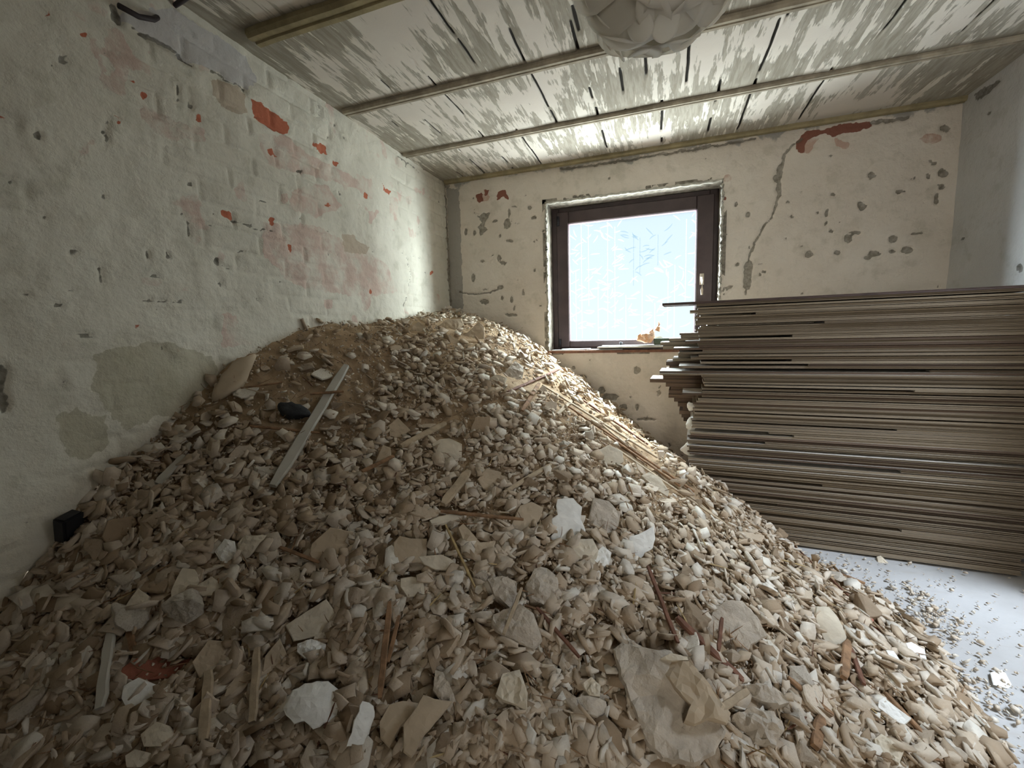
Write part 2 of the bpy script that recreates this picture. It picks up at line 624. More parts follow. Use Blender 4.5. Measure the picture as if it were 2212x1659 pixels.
LEFT_MARKS = {
    'red': [z1(p) for p in (
        [(1212, 470), (1262, 490), (1330, 550), (1395, 610), (1350, 640), (1270, 600), (1215, 550)],
        [(1275, 708), (1310, 715), (1325, 755), (1290, 740)], [(1485, 672), (1560, 690), (1570, 740), (1530, 715)],
        [(1050, 995), (1100, 1010), (1130, 1060), (1065, 1040)], [(1595, 765), (1617, 775), (1613, 797), (1600, 790)],
        [(1820, 875), (1838, 905), (1870, 912), (1855, 932), (1828, 910)], [(1372, 1165), (1396, 1170), (1392, 1205), (1378, 1195)],
        ell(948, 562, 12, 22), ell(240, 78, 20, 14), ell(412, 165, 22, 14), ell(570, 573, 22, 12), ell(6, 552, 16, 14),
        ell(1560, 975, 26, 8), ell(1766, 1390, 8, 12), ell(2066, 1305, 8, 8), ell(690, 458, 18, 12), ell(650, 400, 14, 10),
        ell(1300, 1050, 16, 26), ell(1745, 940, 12, 16), ell(655, 1567, 14, 12), ell(517, 1, 1, 1))],
    'pink': [z1(p) for p in (
        [(680, 480), (760, 530), (860, 585), (980, 620), (997, 690), (900, 660), (830, 672), (730, 640), (680, 560)],
        [(1240, 640), (1370, 640), (1480, 740), (1560, 780), (1700, 850), (1760, 950), (1700, 900), (1560, 860), (1440, 830), (1300, 800), (1240, 700)],
        [(1250, 1060), (1500, 1080), (1700, 1180), (1850, 1260), (1900, 1400), (1700, 1420), (1400, 1360), (1260, 1220)],
        [(1700, 830), (1780, 860), (1780, 955), (1720, 925)], [(450, 210), (490, 260), (520, 350), (480, 340), (450, 260)],
        [(1065, 1500), (1130, 1510), (1140, 1600), (1210, 1659), (1065, 1659)],
        [(1400, 900), (1560, 880), (1640, 990), (1500, 1040), (1380, 1000)], [(1480, 1110), (1620, 1150), (1600, 1210), (1480, 1180)])],
    'tan': [z1(p) for p in (
        [(1010, 380), (1090, 390), (1180, 440), (1180, 540), (1090, 530), (1020, 440)],
        [(1640, 1120), (1690, 1130), (1765, 1185), (1750, 1222), (1650, 1200)])],
    'stain': [[(205, 765), (250, 750), (290, 752), (340, 735), (400, 745), (455, 770), (470, 800), (440, 860), (400, 900), (330, 900), (280, 930), (230, 890), (195, 840)], [(120, 900), (170, 880), (230, 900), (240, 960), (180, 1000), (130, 960)]],
    'cement': [z3w([(180, 100), (330, 60), (560, 70), (880, 250), (1050, 380), (1150, 560), (1060, 600), (980, 580), (860, 490), (760, 440), (660, 420), (540, 330), (420, 260), (300, 190)])],
    'hole': [z1(p) for p in (
        ell(255, 322, 12, 18), ell(178, 642, 24, 18), ell(55, 865, 10, 14), ell(215, 1042, 26, 8), ell(352, 1190, 18, 5), ell(350, 1212, 14, 5),
        ell(477, 1285, 11, 16), ell(112, 1406, 20, 8), ell(275, 1450, 28, 16), ell(915, 890, 20, 10), ell(882, 1030, 10, 12),
        ell(1017, 1020, 8, 8), ell(512, 944, 12, 10), ell(1430, 1050, 10, 5), ell(805, 1225, 12, 16), ell(702, 1215, 8, 20),
        ell(1573, 1207, 7, 9), ell(1040, 1250, 8, 24), ell(852, 430, 8, 26), ell(866, 490, 6, 22), ell(915, 1090, 7, 40), ell(490, 1340, 7, 40),
        ell(512, 620, 8, 60), ell(1160, 1205, 20, 5), ell(1345, 1348, 18, 4), ell(1260, 965, 24, 5), ell(1440, 820, 16, 8))]
        + [[(0, 785), (18, 800), (12, 830), (22, 870), (8, 895), (0, 895)]],
}
LEFT_LINES = [
    ('hole', z3w([(300, 200), (420, 260), (540, 330), (600, 375), (670, 430)]), 0.007),
    ('hole', z3w([(760, 440), (860, 500), (960, 565), (1060, 615)]), 0.004),
    ('hole', z1([(1120, 1055), (1200, 1080), (1310, 1108)]), 0.005),
    ('hole', z1([(1900, 745), (2005, 820)]), 0.005),
    ('hole', z1([(1940, 1220), (1965, 1300), (1955, 1390), (1930, 1470)]), 0.003),
    ('hole', [(255, 15), (258, 50)], 0.012),
    ('hole', z1([(640, 1425), (720, 1435), (790, 1440), (880, 1430)]), 0.003),
]
BACK_MARKS = {
    'red': [z2(p) for p in ([(725, 930), (755, 920), (760, 965), (735, 972)], [(762, 905), (783, 912), (778, 935), (765, 930)],
            [(832, 915), (868, 905), (887, 955), (860, 940), (825, 957)])]
        + [zr([(570, 790), (630, 730), (740, 720), (830, 690), (990, 680), (1000, 705), (960, 725), (880, 740), (780, 760), (740, 745), (660, 770), (625, 800), (610, 860), (575, 850)]),
           ell(1566, 429, 4, 4)],
    'pink': [zr([(780, 770), (880, 800), (860, 838), (800, 820)]), zr(ell(1330, 775, 60, 30)), z4(ell(900, 400, 55, 45)), zr(ell(185, 1000, 25, 22)), zr([(590, 780), (700, 770), (640, 860), (580, 850)])],
    'tan': [],
    'cement': [z2([(585, 900), (645, 905), (668, 1475), (605, 1475)])],
    'hole': [z4([(805, 540), (850, 590), (880, 555), (960, 540), (930, 610), (900, 650), (900, 690), (935, 720), (860, 780), (830, 690), (870, 650), (840, 600)])]
        + [z4(ell(*e)) for e in ((1130, 660, 34, 55), (1150, 560, 14, 50), (715, 735, 15, 35), (1155, 825, 40, 18), (1045, 1000, 25, 30), (890, 1030, 25, 13),
                                 (790, 1200, 20, 45), (905, 1435, 50, 26), (1170, 1420, 14, 35), (1290, 1340, 12, 35), (1360, 500, 20, 22),
                                 (1010, 635, 35, 14), (1060, 1290, 40, 22), (1200, 490, 30, 10), (1170, 1570, 70, 14), (910, 1310, 30, 8), (1200, 1500, 12, 26),
                                 (800, 750, 18, 30), (1080, 1400, 20, 20), (1460, 1480, 12, 12), (1090, 1055, 14, 14))]
        + [zr(ell(*e)) for e in ((995, 980, 25, 22), (1410, 715, 30, 22), (780, 1085, 15, 12), (940, 1150, 28, 28), (905, 1300, 32, 12),
                                 (862, 1335, 24, 24), (1115, 1340, 30, 24), (1108, 1405, 24, 12), (1187, 1402, 34, 20), (1010, 1420, 38, 18), (975, 1440, 20, 12),
                                 (645, 1425, 24, 22), (800, 1415, 18, 14), (1245, 1305, 36, 9), (1395, 965, 32, 28), (1360, 1115, 18, 34),
                                 (235, 1140, 12, 18), (303, 1205, 15, 17), (525, 1130, 10, 7), (742, 1190, 12, 22), (770, 1295, 16, 8),
                                 (760, 873, 14, 8), (375, 1477, 18, 5), (178, 1307, 8, 10), (1570, 690, 24, 16), (455, 1000, 12, 20))]
        + [ell(*e) for e in ((1312, 858, 26, 9), (1345, 880, 10, 8), (1258, 815, 9, 7), (1240, 795, 6, 4), (1376, 800, 8, 7), (1376, 880, 4, 8), (1330, 915, 16, 6), (1300, 842, 8, 8), (1395, 905, 24, 4))],
}
BACK_LINES = [
    ('hole', zr([(600, 775), (540, 820), (500, 880), (482, 960), (480, 1060), (462, 1150), (430, 1220), (380, 1285), (335, 1365), (310, 1430), (300, 1480), (290, 1560), (290, 1650)]), 0.007),
    ('hole', zr([(480, 930), (470, 1010), (482, 1090)]), 0.013),
    ('hole', zr([(305, 1480), (300, 1600)]), 0.026),
    ('hole', z2([(1130, 806), (1230, 798), (1330, 780), (1500, 755), (1700, 722), (1900, 690), (2060, 662)]), 0.008),
    ('hole', z2([(572, 885), (578, 1000), (584, 1150), (594, 1300), (600, 1470)]), 0.012),
    ('hole', z2([(560, 888), (592, 892)]), 0.014),
    ('hole', z4([(660, 1340), (800, 1360), (960, 1345), (1050, 1300)]), 0.006),
    ('hole', zr([(1000, 685), (1200, 655)]), 0.010),
    ('hole', zr([(860, 1320), (920, 1300)]), 0.006),
]


def to_plane(pts, plane):
    out = []
    for p in pts:
        q = at_x(p[0], p[1], XL) if plane == 'L' else (at_y(p[0], p[1], YB) if plane == 'B' else (at_x(p[0], p[1], XR) if plane == 'R' else at_z(p[0], p[1], ROOM_H)))
        out.append((q[1], q[2]) if plane in 'LR' else ((q[0], q[2]) if plane == 'B' else (q[0], q[1])))
    return out


def marks(P, table, lines, plane, soft=0.006, warp=0.014):
    a = fbm(P[:, 0] * 16, P[:, 1] * 16) - 0.5 + (fbm(P[:, 0] * 60, P[:, 1] * 60, 2) - 0.5) * 0.7
    b = fbm(P[:, 0] * 16 + 40, P[:, 1] * 16 + 9) - 0.5 + (fbm(P[:, 0] * 60 + 7, P[:, 1] * 60 + 3, 2) - 0.5) * 0.7
    Q = P + np.stack([a, b], 1) * warp * 2
    res = {}
    for k in ('red', 'pink', 'tan', 'cement', 'stain', 'hole'):
        v = np.zeros(len(P))
        for poly in table.get(k, []):
            v = np.maximum(v, poly_mask(Q, to_plane(poly, plane), soft))
        for kk, pts, w in lines:
            if kk == k:
                v = np.maximum(v, line_mask(Q, to_plane(pts, plane), w, soft))
        res[k] = v
    return res


def grid_wall(name, us, vs, place, attrs_fn, disp_fn, mat, keep=None, flip=False):
    U, Vv = np.meshgrid(us, vs, indexing='ij')
    P = np.stack([U.ravel(), Vv.ravel()], 1)
    at = attrs_fn(P)
    d = disp_fn(P, at)
    co = place(P, d)
    nu, nv = len(us), len(vs)
    i, j = np.meshgrid(np.arange(nu - 1), np.arange(nv - 1), indexing='ij')
    a = (i * nv + j).ravel()
    q = np.stack([a, a + nv, a + nv + 1, a + 1], 1)
    if keep is not None:
        q = q[keep(P[q].mean(1))]
    if flip:
        q = q[:, ::-1]
    o = big_mesh(name, co, q, 4, [mat], at, True)
    tag(o, kind='structure')
    return o


def frange(a, b, s):
    return np.linspace(a, b, max(2, int(round((b - a) / s)) + 1))


def brick_relief(P):
    row = np.floor(P[:, 1] / 0.085)
    fz = P[:, 1] / 0.085 - row
    fy = (P[:, 0] + 0.12 * (row % 2)) / 0.25
    fy = fy - np.floor(fy)
    g = np.minimum(smooth(0, 0.14, fz) * smooth(0, 0.14, 1 - fz), smooth(0, 0.06, fy) * smooth(0, 0.06, 1 - fy))
    vis = smooth(0.40, 0.62, fbm(P[:, 0] * 2.2 + 3, P[:, 1] * 2.2))
    return (g - 1) * 0.009 * vis


def left_attrs(P):
    at = marks(P, LEFT_MARKS, LEFT_LINES, 'L')
    n = fbm(P[:, 0] * 9 + 11, P[:, 1] * 9 + 2)
    n2 = fbm(P[:, 0] * 3 + 1, P[:, 1] * 3 + 7)
    at['pink'] = np.maximum(at['pink'], smooth(0.60, 0.72, n) * smooth(0.45, 0.6, n2) * 0.7)
    at['hole'] = np.maximum(at['hole'], smooth(0.79, 0.84, fbm(P[:, 0] * 17, P[:, 1] * 22 + 3)) * 0.6)
    return at


def left_disp(P, at):
    return ((fbm(P[:, 0] * 4, P[:, 1] * 4) - 0.5) * 0.022 + (fbm(P[:, 0] * 18, P[:, 1] * 18) - 0.5) * 0.012 + brick_relief(P)
            - at['hole'] * 0.012 - at['red'] * 0.004 - at['cement'] * 0.002)


wl_ = grid_wall('wall_left', np.concatenate([frange(YF, 0.3, 0.04), frange(0.3, YB + 0.01, 0.0095)[1:]]), frange(0, ROOM_H + 0.02, 0.0095),
                lambda P, d: np.stack([XL + d, P[:, 0], P[:, 1]], 1), left_attrs, left_disp, M['wall_left'])

# window opening, measured on the back wall
WX0, WX1, WZ0, WZ1 = -0.835, 0.388, 1.00, 2.128
RNGW = 0.013


def back_keep(C):
    n = (fbm(C[:, 0] * 20, C[:, 1] * 20) - 0.5) * RNGW
    return ~((C[:, 0] > WX0 + n) & (C[:, 0] < WX1 + n) & (C[:, 1] > WZ0 + n * 0.5) & (C[:, 1] < WZ1 + n))


def back_attrs(P):
    at = marks(P, BACK_MARKS, BACK_LINES, 'B', 0.005, 0.010)
    n = fbm(P[:, 0] * 14 + 31, P[:, 1] * 14 + 5)
    at['hole'] = np.maximum(at['hole'], smooth(0.79, 0.83, n))
    top = smooth(0.10, 0.0, ROOM_H - P[:, 1] + (fbm(P[:, 0] * 9, P[:, 1] * 9) - 0.5) * 0.14)
    at['cement'] = np.maximum(at['cement'], top * 0.62)
    return at


def back_disp(P, at):
    return (fbm(P[:, 0] * 5 + 9, P[:, 1] * 5) - 0.5) * 0.012 + (fbm(P[:, 0] * 22, P[:, 1] * 22) - 0.5) * 0.005 - at['hole'] * 0.012


wb_ = grid_wall('wall_back', frange(XL - 0.02, XR + 0.02, 0.0085), frange(0, ROOM_H + 0.02, 0.0085),
                lambda P, d: np.stack([P[:, 0], YB - d, P[:, 1]], 1), back_attrs, back_disp, M['wall_back'], back_keep)

RIGHT_MARKS = {'hole': [zr(ell(1810, 1500, 18, 26)), zr([(1560, 520), (1640, 480), (1700, 440), (1720, 450), (1640, 530), (1580, 560)]), zr(ell(1640, 645, 12, 10)), zr(ell(1500, 1340, 12, 12))]}
DY0, DY1, DZ1 = 1.2, 2.15, 2.08          # door opening in the right wall, outside the picture
wr_ = grid_wall('wall_right', frange(YF, YB + 0.01, 0.014), frange(0, ROOM_H + 0.02, 0.014),
                lambda P, d: np.stack([XR - d, P[:, 0], P[:, 1]], 1),
                lambda P: marks(P, RIGHT_MARKS, [], 'R', 0.008, 0.012),
                lambda P, at: (fbm(P[:, 0] * 4, P[:, 1] * 4) - 0.5) * 0.012 - at['hole'] * 0.01, M['wall_right'],
                lambda C: ~((C[:, 0] > DY0) & (C[:, 0] < DY1) & (C[:, 1] < DZ1)), True)
v1 = box_vf(XR, XR + 0.2, DY0 - 0.02, DY0, 0, DZ1)
v2 = box_vf(XR, XR + 0.2, DY1, DY1 + 0.02, 0, DZ1)
v3 = box_vf(XR, XR + 0.2, DY0 - 0.02, DY1 + 0.02, DZ1, DZ1 + 0.02)
tag(mesh_obj('trim_5', *merge([v1, v2, v3]), M['reveal']), kind='structure')
# front wall behind the camera, doorway added for the hall fill
V, Fc = merge([box_vf(XL, 0.45, YF - 0.1, YF, 0, ROOM_H), box_vf(1.4, XR, YF - 0.1, YF, 0, ROOM_H), box_vf(0.45, 1.4, YF - 0.1, YF, 2.05, ROOM_H)])
tag(mesh_obj('wall_front', V, Fc, M['wall_front']), kind='structure')
# door leaf added to block hall fill from the near left wall
blocker_ = tag(empty('door_blocker_1', (0.47, YF + 0.01, 0.0), math.radians(97)), kind='structure')
box('blocker_leaf', (0, 0.93, -0.02, 0.02, 0.01, 2.03), simple_mat('blocker_brown', (0.10, 0.07, 0.05), 0.6), blocker_, 0.002)
mesh_obj('blocker_handle', *merge([tube([(0.87, -0.02, 1.02), (0.87, -0.07, 1.02)], 0.009, 8), tube([(0.87, -0.065, 1.02), (0.76, -0.065, 1.02)], 0.009, 8)]), M['pvc'], blocker_, True)
# added sky blockers: hall behind that doorway, yard walls outside the side door
V, Fc = merge([box_vf(-0.4, -0.3, YF - 1.5, YF - 0.1, 0, 2.5), box_vf(2.2, 2.3, YF - 1.5, YF - 0.1, 0, 2.5), box_vf(-0.4, 2.3, YF - 1.6, YF - 1.5, 0, 2.5),
               box_vf(-0.4, 2.3, YF - 1.6, YF - 0.1, 2.5, 2.6), box_vf(-0.4, 2.3, YF - 1.6, YF, -0.1, 0.0)])
tag(mesh_obj('wall_hall_skyblock', V, Fc, M['wall_front']), kind='structure')
V, Fc = merge([box_vf(3.6, 3.7, 0.4, 2.9, 0, 3.0), box_vf(XR + 0.2, 3.7, 0.3, 0.4, 0, 3.0), box_vf(XR + 0.2, 3.7, 2.9, 3.0, 0, 3.0), box_vf(XR, 3.7, 0.3, 3.0, -0.1, -0.01)])
tag(mesh_obj('wall_yard_skyblock', V, Fc, M['wall_front']), kind='structure')

# floor
fl = grid_wall('floor', frange(XL - 0.02, XR + 0.02, 0.03), frange(YF, YB + 0.02, 0.03),
               lambda P, d: np.stack([P[:, 0], P[:, 1], d], 1), lambda P: {}, lambda P, at: (fbm(P[:, 0] * 3, P[:, 1] * 3) - 0.5) * 0.006, M['floor'])

# ceiling: boards running towards the window, gaps opened here and there
CRACKS = [(-1.31, 1.45, 3.31, .5), (-1.08, 1.9, 3.31, .35), (-0.83, 0.9, 2.0, .75), (-0.855, 2.7, 3.28, .6), (-0.605, 1.85, 2.7, .6), (-0.36, 1.9, 3.2, .5), (-0.2, 2.3, 2.8, .35), (-0.005, 2.55, 3.25, .9),
          (-0.14, 1.15, 1.8, .75), (0.112, 1.85, 2.65, .95), (-0.08, 2.0, 2.4, .8), (0.455, 2.2, 3.25, .8), (0.48, 1.5, 2.2, .7), (0.79, 2.7, 3.25, .65), (0.90, 1.6, 2.45, .7), (1.235, 1.8, 2.7, .65), (-0.395, 0.95, 1.5, 1.15), (1.08, 1.3, 2.4, .4), (0.28, 2.6, 3.2, .3), (-1.5, 2.2, 3.3, .4)]
cols = list(frange(XL - 0.02, XR + 0.02, 0.02))
for cr in CRACKS:
    cols += [cr[0] + k for k in (-0.012, -0.009, -0.006, -0.003, 0.0, 0.003, 0.006, 0.009, 0.012)]
cols = np.array(sorted(cols))


def ceil_attrs(P):
    c = np.zeros(len(P))
    for x, y0, y1, s in CRACKS:
        wv = x + (fbm(P[:, 1] * 5 + x * 9, P[:, 1] * 0) - 0.5) * 0.010
        along = smooth(y0 - 0.08, y0 + 0.05, P[:, 1]) * smooth(y1 + 0.03, y1 - 0.05, P[:, 1])
        openn = smooth(0.56 - 0.30 * s, 0.66 - 0.30 * s, fbm(P[:, 1] * 7 + x * 31, P[:, 1] * 0 + x))
        c = np.maximum(c, smooth(0.0085, 0.0045, np.abs(P[:, 0] - wv)) * along * openn)
    # a torn dark gap between two boards near the lamp
    c = np.maximum(c, poly_mask(P, to_plane([(1233, 15), (1238, 40), (1247, 72), (1252, 70), (1244, 38), (1237, 12)], 'C'), 0.006))
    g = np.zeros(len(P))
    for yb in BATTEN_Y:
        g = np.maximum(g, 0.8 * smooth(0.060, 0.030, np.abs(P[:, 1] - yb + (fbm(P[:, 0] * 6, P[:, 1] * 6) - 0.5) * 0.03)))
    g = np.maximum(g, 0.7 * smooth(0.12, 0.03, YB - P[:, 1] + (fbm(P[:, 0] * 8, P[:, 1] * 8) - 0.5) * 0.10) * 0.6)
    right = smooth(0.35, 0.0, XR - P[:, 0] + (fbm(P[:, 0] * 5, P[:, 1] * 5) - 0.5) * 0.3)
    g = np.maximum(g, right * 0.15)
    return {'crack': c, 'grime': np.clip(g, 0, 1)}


S = 1.25 / 1.1
BATTEN_Y = [1.29 * S, 1.84 * S, 2.385 * S]
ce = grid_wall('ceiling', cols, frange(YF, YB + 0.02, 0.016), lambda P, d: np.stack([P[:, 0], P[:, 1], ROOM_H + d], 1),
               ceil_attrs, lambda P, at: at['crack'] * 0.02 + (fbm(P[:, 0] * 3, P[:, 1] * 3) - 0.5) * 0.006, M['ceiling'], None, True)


def batten(name, y, x0, x1, w, h, mat, wob=0.004):
    xs = frange(x0, x1, 0.03)
    prof = [(-w / 2, 0.004), (-w / 2, -h * 0.55), (-w * 0.36, -h), (-w * 0.10, -h), (-w * 0.05, -h * 0.75), (w * 0.05, -h * 0.75), (w * 0.10, -h), (w * 0.36, -h), (w / 2, -h * 0.55), (w / 2, 0.004)]
    V, Fc = [], []
    for i, x in enumerate(xs):
        j = (float(vnoise(np.array([x * 9.0 + y]), np.array([y * 3]))[0]) - 0.5) * wob * 2
        for a, b in prof:
            V.append((x, y + a + j, ROOM_H + b + (0 if b > 0 else j * 0.4)))
    n = len(prof)
    for i in range(len(xs) - 1):
        for k in range(n - 1):
            Fc.append((i * n + k, i * n + k + 1, (i + 1) * n + k + 1, (i + 1) * n + k))
    Fc.append(tuple(range(n)))
    Fc.append(tuple((len(xs) - 1) * n + k for k in range(n))[::-1])
    return tag(mesh_obj(name, V, Fc, mat), kind='structure')


batten('trim_1', BATTEN_Y[0] + 0.01, -1.60, XR, 0.085, 0.028, M['batten_y'])
batten('trim_2', BATTEN_Y[1] + 0.01, -1.665, XR, 0.055, 0.022, M['batten'])
batten('trim_3', BATTEN_Y[2] + 0.005, -1.68, XR, 0.05, 0.02, M['batten'])
batten('trim_4', YB - 0.022, XL + 0.02, XR, 0.038, 0.026, M['batten_y'], 0.003)

# ------------------------------------------------------------------ window
DEP = 0.17
win = tag(empty('window_1', (0, 0, 0)), kind='structure')
V, Fc = merge([box_vf(WX0 - 0.03, WX0, YB, YB + 0.30, WZ0 - 0.03, WZ1 + 0.03), box_vf(WX1, WX1 + 0.03, YB, YB + 0.30, WZ0 - 0.03, WZ1 + 0.03),
               box_vf(WX0 - 0.03, WX1 + 0.03, YB, YB + 0.30, WZ1, WZ1 + 0.03), box_vf(WX0 - 0.03, WX1 + 0.03, YB, YB + 0.30, WZ0 - 0.03, WZ0)])
mesh_obj('reveal', V, Fc, M['reveal'], win)


def ring(name, x0, x1, z0, z1, w, y0, y1, mat, parent, bev=0.004, wr=None, wb=None):
    wr = w if wr is None else wr
    wb = w if wb is None else wb
    o = mesh_obj(name, *merge([box_vf(x0, x0 + w, y0, y1, z0, z1), box_vf(x1 - wr, x1, y0, y1, z0, z1),
                               box_vf(x0 + w, x1 - wr, y0, y1, z1 - w, z1), box_vf(x0 + w, x1 - wr, y0, y1, z0, z0 + wb)]), mat, parent)
    bm = bmesh.new()
    bm.from_mesh(o.data)
    bmesh.ops.bevel(bm, geom=bm.edges[:], offset=bev, segments=1, affect='EDGES')
    bm.to_mesh(o.data)
    bm.free()
    return o


YP = YB + DEP            # the front of the frame
fx0, fz0 = at_y(1197, 600, YP)[0], at_y(1250, 757, YP)[2]
fx1, fz1 = at_y(1548, 560, YP)[0], at_y(1370, 431, YP)[2]
gx0, gz0 = at_y(1231, 600, YP + 0.02)[0], at_y(1231, 736, YP + 0.02)[2]
gx1, gz1 = at_y(1503, 520, YP + 0.02)[0], at_y(1367, 461, YP + 0.02)[2]
gz1 = at_y(1367, 462, YP + 0.02)[2]
ring('frame', WX0 + 0.001, WX1 - 0.001, WZ0 + 0.001, WZ1 - 0.001, max(0.03, fx0 - WX0 + 0.045), YP, YP + 0.07, M['frame'], win)
ring('sash', fx0 + 0.03, WX1 - 0.03, gz0 - 0.055, WZ1 - 0.035, gx0 - fx0 - 0.03, YP - 0.018, YP + 0.05, M['frame'], win, 0.006, wr=WX1 - 0.03 - gx1, wb=0.055)
ring('glazing_bead', gx0 - 0.008, gx1 + 0.008, gz0 - 0.008, WZ1 - 0.035 - (gx0 - fx0 - 0.03) + 0.008, 0.010, YP - 0.004, YP + 0.03, simple_mat('mauve_bead', (0.30, 0.20, 0.25), 0.4, 0.1, 10, 0), win, 0.002)
GZ1 = WZ1 - 0.035 - (gx0 - fx0 - 0.03)
# pane with its etched bamboo, one mesh
rb = random.Random(5)
parts, mi = [], []
v, f = box_vf(gx0 - 0.006, gx1 + 0.006, YP + 0.030, YP + 0.036, gz0 - 0.006, GZ1 + 0.006)
parts.append((v, f))
mi += [0] * 6


def stroke(pts, w, m_, y):
    V, Fc = [], []
    n = len(pts)
    for i, (x, z) in enumerate(pts):
        a, b = pts[max(i - 1, 0)], pts[min(i + 1, n - 1)]
        dx, dz = b[0] - a[0], b[1] - a[1]
        L_ = math.hypot(dx, dz) + 1e-9
        ww = w[i] if hasattr(w, '__len__') else w
        V += [(x - dz / L_ * ww, y, z + dx / L_ * ww), (x + dz / L_ * ww, y, z - dx / L_ * ww)]
    for i in range(n - 1):
        Fc.append((2 * i, 2 * i + 1, 2 * i + 3, 2 * i + 2))
    parts.append((V, Fc))
    mi.extend([m_] * len(Fc))


def leaf(x, z, ang, ln, m_, y):
    pts, ws = [], []
    bend = rb.uniform(-1.2, 1.2)
    cx, cz = x, z
    for k in range(6):
        pts.append((cx, cz))
        ws.append(0.0006 + 0.0042 * math.sin(math.pi * (k + 0.4) / 6.0))
        aa = ang + bend * k / 6.0
        cx += math.cos(aa) * ln / 5
        cz += math.sin(aa) * ln / 5
    pts = [(min(max(a, gx0), gx1), min(max(b, gz0), GZ1)) for a, b in pts]
    stroke(pts, ws, m_, y)


yy = YP + 0.0295
stems = [(0.10, 0.02, 1.0, 1), (0.16, 0.3, 1.0, 1), (0.32, 0.0, 1.0, 1), (0.38, 0.1, 0.95, 1), (0.53, 0.45, 0.86, 2), (0.58, 0.55, 0.84, 2), (0.72, 0.6, 0.85, 2),
         (0.60, 0.05, 0.5, 1), (0.24, 0.0, 0.5, 1), (0.80, 0.1, 0.55, 1), (0.85, 0.0, 0.6, 1), (0.93, 0.3, 0.95, 1), (0.47, 0.0, 0.38, 1), (0.05, 0.0, 0.6, 1), (0.70, 0.0, 0.3, 1)]
for sx, s0, s1, m_ in stems:
    x = gx0 + (gx1 - gx0) * sx
    za, zb = gz0 + (GZ1 - gz0) * s0, gz0 + (GZ1 - gz0) * s1
    n = max(3, int((zb - za) / 0.11))
    yy -= 0.00008
    for k in range(n):
        a, b = za + (zb - za) * k / n, za + (zb - za) * (k + 0.96) / n
        stroke([(x, a), (x + 0.001, (a + b) / 2), (x, b)], [0.0028, 0.0020, 0.0028], m_, yy)
        for q in range(3):
            sd = rb.choice((-1, 1))
            yy -= 0.00002
            bx, bz = x + sd * rb.uniform(0.01, 0.05), b + rb.uniform(-0.02, 0.03)
            leaf(bx, bz, (math.pi / 2 - sd * rb.uniform(0.5, 2.2)), rb.uniform(0.045, 0.085), m_, yy)
V, Fc = merge(parts)
mesh_obj('pane', V, Fc, [M['pane'], M['etch_light'], M['etch_dark']], win, mat_idx=mi)
# handle
hx = at_y(1516, 600, YP - 0.02)
mesh_obj('handle', *merge([tube([(hx[0], YP - 0.016, hx[2] - 0.01), (hx[0], YP - 0.055, hx[2] - 0.01)], 0.010, 10),
                           tube([(hx[0], YP - 0.052, hx[2]), (hx[0], YP - 0.060, hx[2] - 0.03), (hx[0] - 0.001, YP - 0.060, hx[2] - 0.09), (hx[0], YP - 0.056, hx[2] - 0.125)], [0.011, 0.009, 0.010, 0.008], 10),
                           box_vf(hx[0] - 0.014, hx[0] + 0.014, YP - 0.024, YP - 0.016, hx[2] - 0.05, hx[2] + 0.03)]), M['handle'], win, True)
hg = at_y(1211, 745, YP)
mesh_obj('hinge', *tube([(hg[0], YP - 0.024, hg[2] - 0.02), (hg[0], YP - 0.024, hg[2] + 0.05)], 0.011, 10), M['dark'], win, True)
mesh_obj('hinge', *tube([(hg[0], YP - 0.024, WZ1 - 0.14), (hg[0], YP - 0.024, WZ1 - 0.07)], 0.011, 10), M['dark'], win, True)
# chipped lime edge round the opening
pts = []
for a, b, n in (((WX0, WZ0 - 0.01), (WX0, WZ1), 70), ((WX0, WZ1), (WX1, WZ1), 70), ((WX1, WZ1), (WX1, WZ0 - 0.01), 70)):
    for k in range(n):
        t = k / n
        pts.append((a[0] + (b[0] - a[0]) * t + rb.uniform(-0.004, 0.004), YB - 0.003 + rb.uniform(-0.003, 0.003), a[1] + (b[1] - a[1]) * t + rb.uniform(-0.004, 0.004)))
mesh_obj('plaster_edge', *tube(pts, [rb.uniform(0.006, 0.014) for _ in pts], 6, True), M['rim'], win, True)
# sill board
xs0, xs1 = WX0 - 0.02, WX1 + 0.01
box('sill', (xs0, xs1, YB - 0.022, YB + DEP, WZ0 - 0.018, WZ0 + 0.001), M['wood_red'], win, 0.003)

